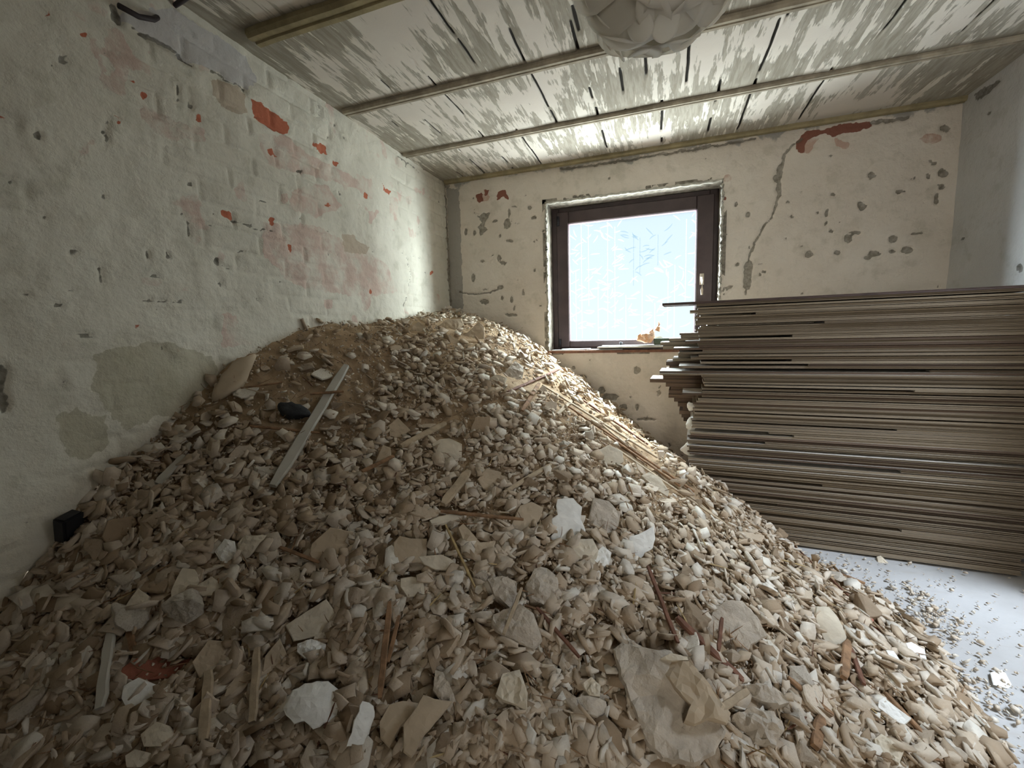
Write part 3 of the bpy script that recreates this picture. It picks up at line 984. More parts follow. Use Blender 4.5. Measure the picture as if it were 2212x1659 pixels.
# ------------------------------------------------------------------ rubble heap surface
CP = [(-1.7, 3.31, 1.36), (-1.7, 2.9, 1.31), (-1.7, 2.43, 1.265), (-1.7, 1.85, 1.25), (-1.7, 1.55, 1.17), (-1.7, 1.26, 1.07), (-1.7, 1.09, .88), (-1.7, .86, .74), (-1.7, .73, .64), (-1.7, .56, .42), (-1.7, .3, .25), (-1.7, 0.0, .1), (-1.7, -.3, 0),
      (-1.24, 3.0, 1.25), (-1.2, 3.31, 1.20), (-0.94, 2.85, 1.05), (-.71, 2.75, .88), (-.33, 2.6, .66), (-.06, 2.5, .5), (.16, 2.4, .41), (.32, 2.4, .29), (.53, 2.45, .12), (.66, 2.47, .0),
      (-.6, 3.31, .80), (-.2, 3.31, .48), (.2, 3.31, .15), (.5, 3.3, -.02), (.9, 3.0, -.1),
      (.80, 2.25, .0), (.90, 2.08, .0), (.97, 1.8, .0), (.93, 1.54, .0), (.90, 1.34, .0), (.82, 1.0, .0), (.68, .7, .0), (.45, .42, .0), (.1, .25, .0), (-.4, .12, .0), (-.9, 0.05, .03), (-1.3, -.1, .03),
      (-.27, .7, .29), (.22, 1.2, .27), (-.22, 1.7, .52), (.35, 1.7, .27), (-.95, 1.4, .67), (-.2, 1.2, .42), (-.9, .7, .36), (1.4, 1.5, -.12), (1.4, 2.6, -.15), (1.3, .6, -.15), (.4, -.2, -.15), (-.6, -.5, -.12)]
CP = np.array(CP)


def _phi(r):
    return np.where(r > 1e-9, r * r * np.log(r + 1e-12), 0.0)


_n = len(CP)
_A = np.zeros((_n + 3, _n + 3))
_d = np.linalg.norm(CP[:, None, :2] - CP[None, :, :2], axis=2)
_A[:_n, :_n] = _phi(_d) + np.eye(_n) * 0.02
_A[:_n, _n] = 1
_A[:_n, _n + 1:] = CP[:, :2]
_A[_n:, :_n] = _A[:_n, _n:].T
_W = np.linalg.solve(_A, np.concatenate([CP[:, 2], [0, 0, 0]]))


def heap(x, y):
    x, y = np.asarray(x, float), np.asarray(y, float)
    sh = x.shape
    x, y = x.ravel(), y.ravel()
    out = np.empty(len(x))
    for s in range(0, len(x), 20000):
        q = np.stack([x[s:s + 20000], y[s:s + 20000]], 1)
        d = np.linalg.norm(q[:, None, :] - CP[None, :, :2], axis=2)
        out[s:s + 20000] = _phi(d) @ _W[:_n] + _W[_n] + q @ _W[_n + 1:]
    out += (fbm(x * 3.0 + 4, y * 3.0) - 0.5) * 0.06 * smooth(0, 0.1, out) + (fbm(x * 9, y * 9) - 0.5) * 0.025 * smooth(0, 0.06, out)
    return out.reshape(sh)


HG = 0.01
hx_ = np.arange(XL, 1.45, HG)
hy_ = np.arange(-0.5, YB, HG)
HZ = heap(*np.meshgrid(hx_, hy_, indexing='ij'))


def hz(x, y):
    i = np.clip((np.asarray(x) - hx_[0]) / HG, 0, len(hx_) - 1.001)
    j = np.clip((np.asarray(y) - hy_[0]) / HG, 0, len(hy_) - 1.001)
    a, b = i.astype(int), j.astype(int)
    u, v = i - a, j - b
    return HZ[a, b] * (1 - u) * (1 - v) + HZ[a + 1, b] * u * (1 - v) + HZ[a, b + 1] * (1 - u) * v + HZ[a + 1, b + 1] * u * v


def hnormal(x, y, e=0.05):
    gx = (hz(x + e, y) - hz(x - e, y)) / (2 * e)
    gy = (hz(x, y + e) - hz(x, y - e)) / (2 * e)
    n = np.stack([-gx, -gy, np.ones_like(gx)], -1)
    return n / np.linalg.norm(n, axis=-1, keepdims=True)


def hit(px, py):
    """where the line of sight through a photo pixel meets the heap or the floor (arrays)"""
    px, py = np.atleast_1d(np.asarray(px, float)), np.atleast_1d(np.asarray(py, float))
    D = AR[None] * ((px - CX) / F)[:, None] - AU[None] * ((py - CY) / F)[:, None] + AF[None]
    P = np.full((len(px), 3), np.nan)
    done = np.zeros(len(px), bool)
    for t in np.arange(0.3, 4.6, 0.008):
        Q = CAM + D * t
        ok = (~done) & (Q[:, 2] < np.maximum(hz(Q[:, 0], Q[:, 1]), 0)) & (Q[:, 0] > XL) & (Q[:, 1] < YB) & (Q[:, 0] < XR)
        P[ok] = Q[ok]
        done |= ok
    return P


# the body of the heap
i, j = np.meshgrid(np.arange(len(hx_)), np.arange(len(hy_)), indexing='ij')
Xg, Yg = hx_[i.ravel()], hy_[j.ravel()]
Zg = HZ.ravel() - 0.012 + (fbm(Xg * 30, Yg * 30) - 0.5) * 0.020 + (fbm(Xg * 75, Yg * 75, 2) - 0.5) * 0.008
a = (i[:-1, :-1] * len(hy_) + j[:-1, :-1]).ravel()
q = np.stack([a, a + len(hy_), a + len(hy_) + 1, a + 1], 1)
zm = Zg[q].max(1)
q = q[zm > 0.001]
Zg = np.maximum(Zg, -0.01)
tone = np.clip(fbm(Xg * 2.2, Yg * 2.2) * 0.9 + (fbm(Xg * 20, Yg * 20) - 0.5) * 0.5, 0, 1)
used, inv = np.unique(q.ravel(), return_inverse=True)
dust = big_mesh('plaster_dust', np.stack([Xg, Yg, Zg], 1)[used], inv.reshape(-1, 4), 4, [M['dust']], {'tone': tone[used]}, True)
tag(dust, 'brown plaster dust and fine grit forming the body of the heap', 'dust', kind='stuff')

# ------------------------------------------------------------------ fragments
_bm = bmesh.new()
bmesh.ops.create_icosphere(_bm, subdivisions=3, radius=1)
ICO3 = np.array([v.co[:] for v in _bm.verts])
ICO3F = np.array([[v.index for v in f.verts] for f in _bm.faces])
_bm.free()
_bm = bmesh.new()
bmesh.ops.create_icosphere(_bm, subdivisions=1, radius=1)
ICO1 = np.array([v.co[:] for v in _bm.verts])
ICO1F = np.array([[v.index for v in f.verts] for f in _bm.faces])
_bm.free()
_bm = bmesh.new()
bmesh.ops.create_icosphere(_bm, subdivisions=2, radius=1)
ICO2 = np.array([v.co[:] for v in _bm.verts])
ICO2F = np.array([[v.index for v in f.verts] for f in _bm.faces])
_bm.free()


def lump_verts(ico, rng, planes=11, rough=0.05, flat=(0.45, 0.8)):
    n = rng.normal(size=(planes, 3))
    n /= np.linalg.norm(n, axis=1, keepdims=True)
    d = rng.uniform(0.55, 0.95, planes)
    dot = ico @ n.T
    with np.errstate(divide='ignore'):
        r = np.where(dot > 0.08, d[None] / np.maximum(dot, 0.08), 9)
    r = np.minimum(r.min(1), 1.15)
    w = fbm(ico[:, 0] * 2.5 + rng.uniform(0, 50), ico[:, 1] * 2.5 + ico[:, 2] * 1.7 + 20) - 0.5
    w2 = fbm(ico[:, 0] * 7 + rng.uniform(0, 50), ico[:, 1] * 7 + ico[:, 2] * 5 + 20) - 0.5
    v = ico * (r * (1 + w * rough * 3 + w2 * rough * 3))[:, None]
    return v * np.array([1.0, rng.uniform(0.6, 0.95), rng.uniform(*flat)])[None]


def hull(rng, npts=12, flat=(0.45, 0.8), sub=0, rough=0.0):
    p = rng.normal(size=(npts, 3))
    p /= np.linalg.norm(p, axis=1, keepdims=True)
    p *= rng.uniform(0.7, 1.05, (npts, 1))
    p *= np.array([1.0, rng.uniform(0.6, 0.95), rng.uniform(*flat)])
    bm = bmesh.new()
    for q_ in p:
        bm.verts.new(q_)
    r = bmesh.ops.convex_hull(bm, input=bm.verts[:])
    dead = [g for g in set(r['geom_interior'] + r['geom_unused']) if isinstance(g, bmesh.types.BMVert)]
    if dead:
        bmesh.ops.delete(bm, geom=dead, context='VERTS')
    if sub:
        bmesh.ops.bevel(bm, geom=bm.edges[:], offset=0.022, segments=1, affect='EDGES')
        bmesh.ops.triangulate(bm, faces=bm.faces[:])
        for _ in range(sub):
            long = [e for e in bm.edges if e.calc_length() > 0.22]
            bmesh.ops.subdivide_edges(bm, edges=long, cuts=1, use_grid_fill=True)
            bmesh.ops.triangulate(bm, faces=bm.faces[:])
    bmesh.ops.triangulate(bm, faces=bm.faces[:])
    bmesh.ops.recalc_face_normals(bm, faces=bm.faces[:])
    bm.verts.index_update()
    V = np.array([v.co[:] for v in bm.verts])
    Fc = np.array([[v.index for v in f.verts] for f in bm.faces])
    bm.free()
    if rough:
        s0 = rng.uniform(0, 50)
        w = fbm(V[:, 0] * 2.2 + s0, V[:, 1] * 2.2 + V[:, 2] * 1.9 + 20) - 0.5
        w2 = fbm(V[:, 0] * 6 + s0, V[:, 1] * 6 + V[:, 2] * 5 + 20) - 0.5
        V = V * (1 + w * rough * 2.5 + w2 * rough * 2.5)[:, None]
    return V, Fc


def outline(rng, n=18, jag=0.10, elong=0.75):
    k = rng.integers(4, 7)
    ang = np.sort(rng.uniform(0, 2 * math.pi, k) + 0)
    ang = np.linspace(0, 2 * math.pi, k, endpoint=False) + rng.uniform(-0.35, 0.35, k)
    rad = rng.uniform(0.75, 1.1, k)
    cor = np.stack([np.cos(ang) * rad, np.sin(ang) * rad * elong], 1)
    out = []
    for a in range(k):
        p, q_ = cor[a], cor[(a + 1) % k]
        m_ = max(2, int(n / k))
        for t in range(m_):
            e = p + (q_ - p) * t / m_
            nrm = np.array([q_[1] - p[1], -(q_[0] - p[0])])
            out.append(e + nrm * (rng.uniform(-jag, jag) if t else 0))
    return np.array(out)


def slab(out2, thick, rng, curve=0.0, rough=0.0):
    """a flat broken piece: traced or random outline, gently uneven top and underside, bevelled broken sides"""
    n = len(out2)
    out2 = np.asarray(out2, float)
    c = out2.mean(0)
    size = np.abs(out2 - c).max() + 1e-9
    inner = c + (out2 - c) * 0.95
    step = size / 6.0
    gx, gy = np.meshgrid(np.arange(-7, 8) * step, np.arange(-7, 8) * step)
    G = np.stack([gx.ravel() + c[0], gy.ravel() + c[1]], 1) + rng.uniform(-0.25, 0.25, (gx.size, 2)) * step
    G = G[in_poly(G, c + (out2 - c) * 0.88)]
    pts = [Vector(p) for p in inner] + [Vector(p) for p in G]
    r = delaunay_2d_cdt(pts, [], [list(range(n))], 1, 1e-7)
    vv, ff = np.array([tuple(p) for p in r[0]]), r[2]
    if len(vv) < n or len(ff) == 0:
        return lump_verts(ICO2, rng) * size, [tuple(f) for f in ICO2F]
    org = r[3]
    ring_id = {}
    for i_, o_ in enumerate(org):
        for q_ in o_:
            if q_ < n:
                ring_id[q_] = i_
    seed = rng.uniform(0, 60)
    k1 = 2.2 / size
    h = (fbm(vv[:, 0] * k1 + seed, vv[:, 1] * k1 + seed) - 0.5) * 4 + (fbm(vv[:, 0] * k1 * 3 + seed, vv[:, 1] * k1 * 3) - 0.5) * 2.2
    dome = curve * (1 - (np.linalg.norm(vv - c, axis=1) / size) ** 2)
    nv = len(vv)
    V = [(x, y, thick / 2 + d + hh * rough) for (x, y), d, hh in zip(vv, dome, h)]
    V += [(c[0] + (x - c[0]) * 0.94, c[1] + (y - c[1]) * 0.94, -thick / 2 + d - hh * rough) for (x, y), d, hh in zip(vv, dome, h)]
    Fc = []
    for f in ff:
        a_ = vv[list(f)]
        ar = np.sum(a_[:, 0] * np.roll(a_[:, 1], -1) - np.roll(a_[:, 0], -1) * a_[:, 1])
        f = tuple(f) if ar > 0 else tuple(f)[::-1]
        Fc.append(f)
        Fc.append(tuple(i_ + nv for i_ in f)[::-1])
    base = len(V)
    for k in range(n):
        d = curve * (1 - (np.linalg.norm(out2[k] - c) / size) ** 2)
        V.append((out2[k][0], out2[k][1], d + thick * 0.28))
        q_ = c + (out2[k] - c) * (1 - rng.uniform(0.0, 0.05))
        V.append((q_[0], q_[1], d - thick * 0.30))
    if all(k in ring_id for k in range(n)):
        for k in range(n):
            k2 = (k + 1) % n
            t0, t1 = ring_id[k], ring_id[k2]
            Fc.append((t1, t0, base + 2 * k, base + 2 * k2))
            Fc.append((base + 2 * k2, base + 2 * k, base + 2 * k + 1, base + 2 * k2 + 1))
            Fc.append((base + 2 * k2 + 1, base + 2 * k + 1, nv + t0, nv + t1))
    return V, Fc


def frame_from(nrm, spin):
    n = Vector(nrm).normalized()
    a = n.cross(Vector((0.3, 0.9, 0.2))).normalized()
    b = n.cross(a)
    ca, sa = math.cos(spin), math.sin(spin)
    x = a * ca + b * sa
    y = n.cross(x)
    return Matrix((x, y, n)).transposed()


HAND, HAND_SEG = [], []
LAND = []           # hand-built landmarks: (px, py, phrase)


def slab_px(poly, thick, mat, name, label, cat, tilt=0.45, lift=0.012, curve=0.0, rough=0.0015, jag=0.0, group=None, size_rng=3, dn=(0, 0, 0), land=None):
    """a broken piece whose outline was traced in the photograph, laid on the heap with its own thickness"""
    rng = np.random.default_rng(size_rng + int(poly[0][0]))
    poly = np.array(poly, float)
    HAND.append(poly)
    c = poly.mean(0)
    P = hit(c[0], c[1])[0]
    n = hnormal(P[0], P[1])
    view = CAM - P
    dist = np.linalg.norm(view)
    view /= dist
    nn = n * (1 - tilt) + view * tilt + np.array(dn)
    nn /= np.linalg.norm(nn)
    if nn @ view < 0.35:
        nn = nn + view * 0.35
        nn /= np.linalg.norm(nn)
    P0 = P + n * lift
    # finer outline
    pts = []
    for k in range(len(poly)):
        a_, b_ = poly[k], poly[(k + 1) % len(poly)]
        m_ = max(1, int(np.linalg.norm(b_ - a_) / 11))
        for t in range(m_):
            e = a_ + (b_ - a_) * t / m_
            if t and jag:
                e = e + rng.uniform(-jag, jag, 2)
            pts.append(e)
    loc = frame_from(nn, 0)
    li = np.array(loc.inverted())
    out2 = []
    for p in pts:
        d = ray(p[0], p[1])
        t = ((P0 - CAM) @ nn) / (d @ nn)
        q3 = CAM + d * t - P0
        out2.append((li @ q3)[:2])
    out2 = np.array(out2)
    if 0.5 * np.sum(out2[:, 0] * np.roll(out2[:, 1], -1) - np.roll(out2[:, 0], -1) * out2[:, 1]) < 0:
        out2 = out2[::-1]
    V, Fc = slab(out2, thick, rng, curve, rough)
    V = [(a[0], a[1], a[2] - thick / 2) for a in V]
    o = mesh_obj(name, V, Fc, M[mat])
    o.matrix_world = Matrix.Translation(Vector(P0)) @ loc.to_4x4()
    tag(o, label, cat, group)
    if land:
        LAND.append((c[0], c[1], land))
    return o


def stick_px(p1, p2, w, mat, name, label, cat, lift=0.02, lift2=None, flat=0.5, seg=5, group=None, bend=0.0, land=None, h=None):
    rng = np.random.default_rng(int(p1[0] + p2[1]))
    HAND_SEG.append((p1, p2))
    e = hit([p1[0], p2[0]], [p1[1], p2[1]])
    if np.isnan(e).any():
        return None
    lift2 = lift if lift2 is None else lift2
    # bring both ends towards the viewer along their lines of sight so they stay where the photo shows them
    for k, L_ in ((0, lift), (1, lift2)):
        v_ = CAM - e[k]
        v_ /= np.linalg.norm(v_)
        e[k] = e[k] + v_ * L_
    a_, b_ = Vector(e[0]), Vector(e[1])
    t = (b_ - a_)
    L_ = t.length
    t.normalize()
    n = Vector(hnormal(*((e[0] + e[1]) / 2)[:2]))
    s = t.cross(n).normalized()
    n = s.cross(t).normalized()
    nseg = 7
    V, Fc = [], []
    hh = (w * flat) if h is None else h
    for i_ in range(nseg + 1):
        u_ = i_ / nseg
        c_ = a_ + t * L_ * u_ + n * (math.sin(u_ * math.pi) * bend) + s * float(rng.uniform(-1, 1)) * w * 0.06
        ww = w * (0.5 + 0.0 * u_) * (rng.uniform(0.55, 0.8) if i_ in (0, nseg) else rng.uniform(0.92, 1.05))
        for q1, q2 in ((-1, -1), (1, -1), (1.05, 0.2), (0.8, 1), (-0.8, 1), (-1.05, 0.2)):
            V.append(c_ + s * ww * q1 + n * hh * 0.5 * q2)
    for i_ in range(nseg):
        for k in range(6):
            k2 = (k + 1) % 6
            Fc.append((i_ * 6 + k, i_ * 6 + k2, (i_ + 1) * 6 + k2, (i_ + 1) * 6 + k))
    Fc.append(tuple(range(6))[::-1])
    Fc.append(tuple(nseg * 6 + k for k in range(6)))
    o = mesh_obj(name, V, Fc, M[mat])
    tag(o, label, cat, group)
    if land:
        LAND.append(((p1[0] + p2[0]) / 2, (p1[1] + p2[1]) / 2, land))
    return o


a7, a8, a6, a5 = Z(2.34, 700, 950), Z(2.34, 1400, 950), Z(2.186, 0, 900), Z(2.458, 400, 600)
PF = 'plaster_flake'
slab_px(a7([(1180, 300), (1260, 295), (1305, 340), (1298, 400), (1315, 440), (1325, 480), (1280, 495), (1260, 540), (1215, 565), (1180, 530), (1150, 520), (1145, 490), (1170, 465), (1145, 430), (1150, 400), (1180, 380), (1172, 335)]),
        0.006, 'white', PF, 'bright white jagged plaster flake lying face up on the middle of the heap', 'plaster flake', 0.6, 0.035, 0.004, jag=1.5, land='the bright white jagged flake')
slab_px(a7([(1545, 490), (1590, 478), (1625, 460), (1665, 435), (1674, 500), (1660, 550), (1620, 580), (1590, 612), (1550, 590), (1535, 540)]),
        0.006, 'white', PF, 'small bright white flake with a curled corner, right of the larger white jagged one', 'plaster flake', 0.6, 0.03, 0.004, jag=1, land='the small curled white flake')
slab_px(a7([(475, 590), (590, 578), (640, 600), (685, 640), (655, 660), (560, 655), (505, 630)]), 0.008, 'pale', PF,
        'thin cream kite-shaped flake beside the yellow reed in mid-heap', 'plaster flake', 0.35, 0.035, 0.0, land='the cream kite-shaped flake')
slab_px(a7([(350, 520), (380, 485), (440, 500), (520, 500), (520, 570), (500, 690), (440, 670), (390, 640), (350, 580)]), 0.014, 'tanp', PF,
        'large tan rounded plate directly left of the cream kite-shaped flake', 'plaster flake', 0.5, 0.02, 0.008)
slab_px(a7([(385, 700), (440, 690), (500, 700), (510, 790), (420, 795), (385, 740)]), 0.010, 'pale', PF,
        'squarish smooth cream plate just below the large tan rounded plate', 'plaster flake', 0.5, 0.03)
slab_px(a6([(1470, 600), (1560, 520), (1670, 545), (1640, 620), (1500, 725), (1460, 650)]), 0.014, 'tanp', PF,
        'broad tan six-sided plate below the lower end of the grey plastic channel', 'plaster flake', 0.5, 0.025, land='the broad tan six-sided plate')
slab_px(a6([(1345, 985), (1430, 930), (1540, 860), (1590, 930), (1530, 1030), (1385, 1060)]), 0.012, 'pale', PF,
        'large cream pentagon plate with clean straight edges on the left half of the heap', 'plaster flake', 0.5, 0.035, jag=0.4, land='the large cream pentagon plate')
slab_px(a6([(1250, 1130), (1320, 1045), (1355, 1120), (1340, 1190), (1260, 1270), (1240, 1200)]), 0.016, 'tanp', PF,
        'brown lens-shaped plate standing on edge below left of the cream pentagon plate', 'plaster flake', 0.6, 0.03)
slab_px(a6([(1335, 1375), (1380, 1290), (1440, 1260), (1550, 1250), (1600, 1290), (1625, 1380), (1590, 1440), (1530, 1450), (1480, 1478), (1440, 1440), (1390, 1455), (1350, 1410)]),
        0.008, 'white', PF, 'biggest white ragged flake, near the bottom edge of the heap, curling upward', 'plaster flake', 0.6, 0.05, 0.012, 0.002, 2.5, land='the biggest white ragged flake')
slab_px(a7([(195, 1320), (250, 1345), (255, 1400), (240, 1440), (210, 1540), (160, 1545), (115, 1550), (140, 1480), (150, 1420)]),
        0.007, 'white', PF, 'white upright sliver flake just right of the biggest white ragged flake', 'plaster flake', 0.75, 0.05, 0.004, jag=2, dn=(0.4, 0, 0.1))
slab_px(a6([(580, 1270), (650, 1230), (750, 1270), (755, 1300), (700, 1390), (610, 1400), (570, 1330)]), 0.03, 'white', 'plaster_lump',
        'rounded white block half in shade beside the red ridged tile fragment', 'plaster lump', 0.5, 0.03, 0.006, land='the rounded white block')
slab_px(a6([(660, 1500), (740, 1440), (800, 1460), (850, 1530), (770, 1560), (680, 1560)]), 0.02, 'pale', PF,
        'pale shell-shaped plate below the rounded white block', 'plaster flake', 0.5, 0.03, 0.01)
slab_px(a6([(590, 1600), (640, 1570), (720, 1590), (740, 1659), (600, 1659)]), 0.02, 'pale', PF,
        'pale plate cut by the bottom edge of the picture under the shell-shaped plate', 'plaster flake', 0.5, 0.03, 0.01)
slab_px(a6([(580, 920), (650, 810), (710, 850), (690, 920), (640, 965), (590, 955)]), 0.03, 'pale', PF,
        'grey cream oval plate in the shaded left part of the heap', 'plaster flake', 0.5, 0.03, 0.01)
slab_px(a6([(810, 830), (860, 710), (930, 720), (950, 780), (890, 880), (820, 950)]), 0.03, 'pale', 'plaster_lump',
        'long egg-shaped cream lump right of the grey cream oval plate', 'plaster lump', 0.5, 0.03, 0.015)
slab_px(a6([(920, 800), (1000, 755), (1060, 800), (1050, 840), (960, 850), (925, 830)]), 0.02, 'pale', PF,
        'notched cream plate right of the egg-shaped lump', 'plaster flake', 0.4, 0.03, 0.006)
slab_px(a6([(1015, 640), (1060, 575), (1110, 590), (1120, 660), (1060, 710), (1040, 680)]), 0.008, 'white', PF,
        'white curled flake left of the cluster of small white crumbs', 'plaster flake', 0.5, 0.03, 0.012, 0.003, 2)
slab_px(a6([(1120, 600), (1160, 560), (1260, 560), (1200, 640), (1150, 680), (1130, 640)]), 0.008, 'pale', PF,
        'forked whitish flake at the cluster of small white crumbs', 'plaster flake', 0.5, 0.03, 0.010, 0.003, 2)
slab_px(a6([(905, 1160), (985, 1050), (1060, 1060), (1090, 1100), (1010, 1200), (940, 1240)]), 0.02, 'tanp', PF,
        'brown oblong plate at the right end of the red ridged tile fragment', 'plaster flake', 0.5, 0.03)
slab_px(a6([(1400, 1070), (1470, 1050), (1555, 1075), (1530, 1120), (1440, 1145), (1400, 1110)]), 0.03, 'white', 'plaster_lump',
        'small white mortar lump under the cream pentagon plate', 'plaster lump', 0.5, 0.03, 0.01, 0.004)
slab_px(a6([(1070, 1280), (1140, 1190), (1190, 1210), (1190, 1330), (1100, 1370), (1040, 1370)]), 0.02, 'tanp', PF,
        'brown plate standing upright left of the biggest white ragged flake', 'plaster flake', 0.6, 0.03)
slab_px(a7([(1340, 380), (1360, 290), (1440, 310), (1500, 370), (1490, 430), (1450, 480), (1380, 450), (1330, 430)]), 0.05, 'grey', 'plaster_lump',
        'blocky beige lump right of the bright white jagged flake', 'plaster lump', 0.5, 0.03, 0.01, 0.005, land='the blocky beige lump')
slab_px(a7([(940, 440), (990, 330), (1050, 310), (1110, 340), (1090, 400), (1060, 440), (1000, 510)]), 0.02, 'tanp', PF,
        'dull brown plate left of the bright white jagged flake', 'plaster flake', 0.5, 0.02)
slab_px(a7([(1220, 580), (1290, 500), (1360, 495), (1390, 560), (1370, 640), (1290, 645)]), 0.05, 'pale', 'plaster_lump',
        'cream lump tucked under the lower corner of the bright white jagged flake', 'plaster lump', 0.5, 0.015, 0.01, 0.004)
slab_px(a7([(675, 440), (700, 420), (790, 520), (870, 510), (865, 560), (820, 620), (760, 590), (700, 500)]), 0.05, 'tanp', 'plaster_lump',
        'long wedge-shaped tan lump above the yellow reed tip', 'plaster lump', 0.5, 0.03, 0.0, 0.004)
slab_px(a7([(850, 880), (990, 830), (1060, 880), (1105, 1010), (1060, 1065), (980, 1030), (900, 990), (845, 940)]), 0.05, 'grey', 'plaster_lump',
        'large grey mortar slab with a rough broken face in the centre foreground', 'plaster lump', 0.5, 0.045, 0.02, 0.006, 1.5, land='the large central grey slab')
slab_px(a7([(820, 700), (900, 690), (975, 720), (970, 790), (940, 850), (860, 790)]), 0.05, 'grey', 'plaster_lump',
        'cracked beige lump resting on the top edge of the large grey mortar slab', 'plaster lump', 0.5, 0.05, 0.01, 0.005, 1)
slab_px(a7([(1015, 740), (1060, 650), (1130, 640), (1180, 690), (1185, 760), (1110, 840), (1040, 830)]), 0.06, 'grey', 'plaster_lump',
        'rough rounded mortar lump right of the cracked beige lump', 'plaster lump', 0.5, 0.03, 0.02, 0.007, 2)
slab_px(a7([(400, 1440), (470, 1350), (500, 1290), (560, 1310), (650, 1320), (590, 1400), (510, 1490), (440, 1610), (400, 1580)]), 0.012, 'tanp', PF,
        'long curved beige plate pointing down at the bottom of the heap', 'plaster flake', 0.6, 0.06, 0.006, jag=1, land='the long curved beige plate')
slab_px(a7([(280, 1430), (330, 1340), (400, 1320), (490, 1330), (430, 1410), (390, 1450), (330, 1560), (285, 1510)]), 0.02, 'tanp', PF,
        'round-shouldered beige plate left of the long curved beige plate', 'plaster flake', 0.6, 0.04, 0.012)
slab_px(a7([(560, 1160), (600, 1170), (640, 1250), (680, 1340), (650, 1400), (590, 1330), (550, 1270)]), 0.04, 'grey', 'plaster_lump',
        'pointed grey lump rising above the long curved beige plate', 'plaster lump', 0.6, 0.05, 0.01, 0.005, 1)
slab_px(a7([(865, 1290), (900, 1180), (990, 1160), (1030, 1280), (1025, 1380), (960, 1340), (900, 1320)]), 0.04, 'pale', 'plaster_lump',
        'pinkish beige arrowhead lump at the bottom centre', 'plaster lump', 0.6, 0.04, 0.01, 0.005, 1, land='the pinkish arrowhead lump')
slab_px(a7([(1215, 1310), (1330, 1300), (1430, 1320), (1440, 1370), (1380, 1405), (1260, 1380)]), 0.03, 'grey', 'plaster_lump',
        'wide shallow slab left of the largest folded plaster slab', 'plaster lump', 0.4, 0.03, 0.01, 0.004, 1)
slab_px(a7([(1300, 1230), (1350, 1200), (1400, 1240), (1395, 1300), (1340, 1300)]), 0.03, 'pale', 'plaster_lump',
        'small creamy wedge on top of the wide shallow slab', 'plaster lump', 0.5, 0.05, 0.005, 0.003)
slab_px(a8([(330, 850), (400, 810), (480, 810), (560, 900), (610, 990), (520, 1040), (500, 1090), (400, 1095), (310, 1060), (280, 960)]), 0.03, 'grey', 'plaster_lump',
        'broad rounded slab with a sandy rough face on the right half of the heap', 'plaster lump', 0.6, 0.04, 0.006, 0.003, 2, land='the broad sandy rounded slab')
slab_px(a8([(850, 840), (915, 840), (960, 900), (1000, 1000), (990, 1080), (930, 1075), (880, 1010), (840, 910)]), 0.022, 'pale', PF,
        'smooth greenish cream curved plate leaning near the right edge of the heap', 'plaster flake', 0.55, 0.05, 0.012, land='the smooth curved plate')
slab_px([(1325, 1400), (1345, 1385), (1400, 1400), (1450, 1405), (1500, 1480), (1545, 1545), (1570, 1580), (1545, 1630), (1500, 1657), (1430, 1645), (1390, 1600), (1365, 1530), (1340, 1470)], 0.045, 'grey', 'plaster_lump',
        'largest grey plaster slab, with a folded ridged surface, at the bottom of the heap', 'plaster lump', 0.6, 0.06, 0.02, 0.010, 2.5, land='the largest grey slab')
slab_px(a8([(60, 1150), (110, 1110), (200, 1120), (270, 1200), (350, 1300), (420, 1380), (400, 1440), (300, 1420), (230, 1450), (180, 1430), (210, 1350), (130, 1260)]), 0.025, 'tanp', PF,
        'folded beige plate lying on top of the largest grey plaster slab', 'plaster flake', 0.6, 0.125, 0.02, 0.006, 1)
slab_px(a8([(60, 1105), (110, 1080), (200, 1095), (205, 1115), (120, 1120)]), 0.012, 'pale', PF,
        'curled cream strip at the upper end of the folded beige plate', 'plaster flake', 0.5, 0.14, 0.004)
slab_px(a8([(480, 1240), (560, 1240), (680, 1290), (720, 1330), (660, 1350), (560, 1330), (500, 1290)]), 0.05, 'grey', 'plaster_lump',
        'long grey-green stone-like lump right of the folded beige plate', 'plaster lump', 0.45, 0.05, 0.015, 0.006, 1)
slab_px(a8([(420, 1390), (520, 1350), (640, 1370), (700, 1450), (640, 1560), (500, 1540), (430, 1480)]), 0.09, 'grey', 'plaster_lump',
        'big crumbly mortar block just right of the largest grey plaster slab', 'plaster lump', 0.5, 0.04, 0.02, 0.012, 3, land='the big crumbly mortar block')
slab_px(a8([(1160, 1320), (1190, 1300), (1335, 1410), (1300, 1440), (1270, 1435), (1160, 1350)]), 0.035, 'white', 'plaster_lump',
        'long white rectangular chunk near the right toe of the heap', 'plaster lump', 0.4, 0.04, 0.0, 0.002, land='the long white rectangular chunk')
slab_px(a8([(1140, 1510), (1180, 1480), (1300, 1570), (1270, 1640), (1150, 1560)]), 0.035, 'pale', 'plaster_lump',
        'pinkish white squared chunk below the long white rectangular chunk', 'plaster lump', 0.45, 0.04, 0.0, 0.003)
slab_px(a8([(1275, 1030), (1330, 1020), (1400, 1060), (1410, 1110), (1310, 1085)]), 0.010, 'white', PF,
        'flat bluish white plate at the right toe of the heap', 'plaster flake', 0.25, 0.03)
slab_px(a8([(1200, 1060), (1240, 1065), (1300, 1150), (1305, 1180), (1250, 1150)]), 0.012, 'white', PF,
        'slim white plate left of the flat bluish white plate', 'plaster flake', 0.4, 0.03)
slab_px(a8([(1730, 1175), (1790, 1160), (1855, 1225), (1820, 1255), (1745, 1235)]), 0.006, 'white', PF,
        'lone white hexagonal flake lying flat on the floor right of the heap', 'plaster flake', 0.05, 0.007, 0, 0.0, land='the lone white flake on the floor')
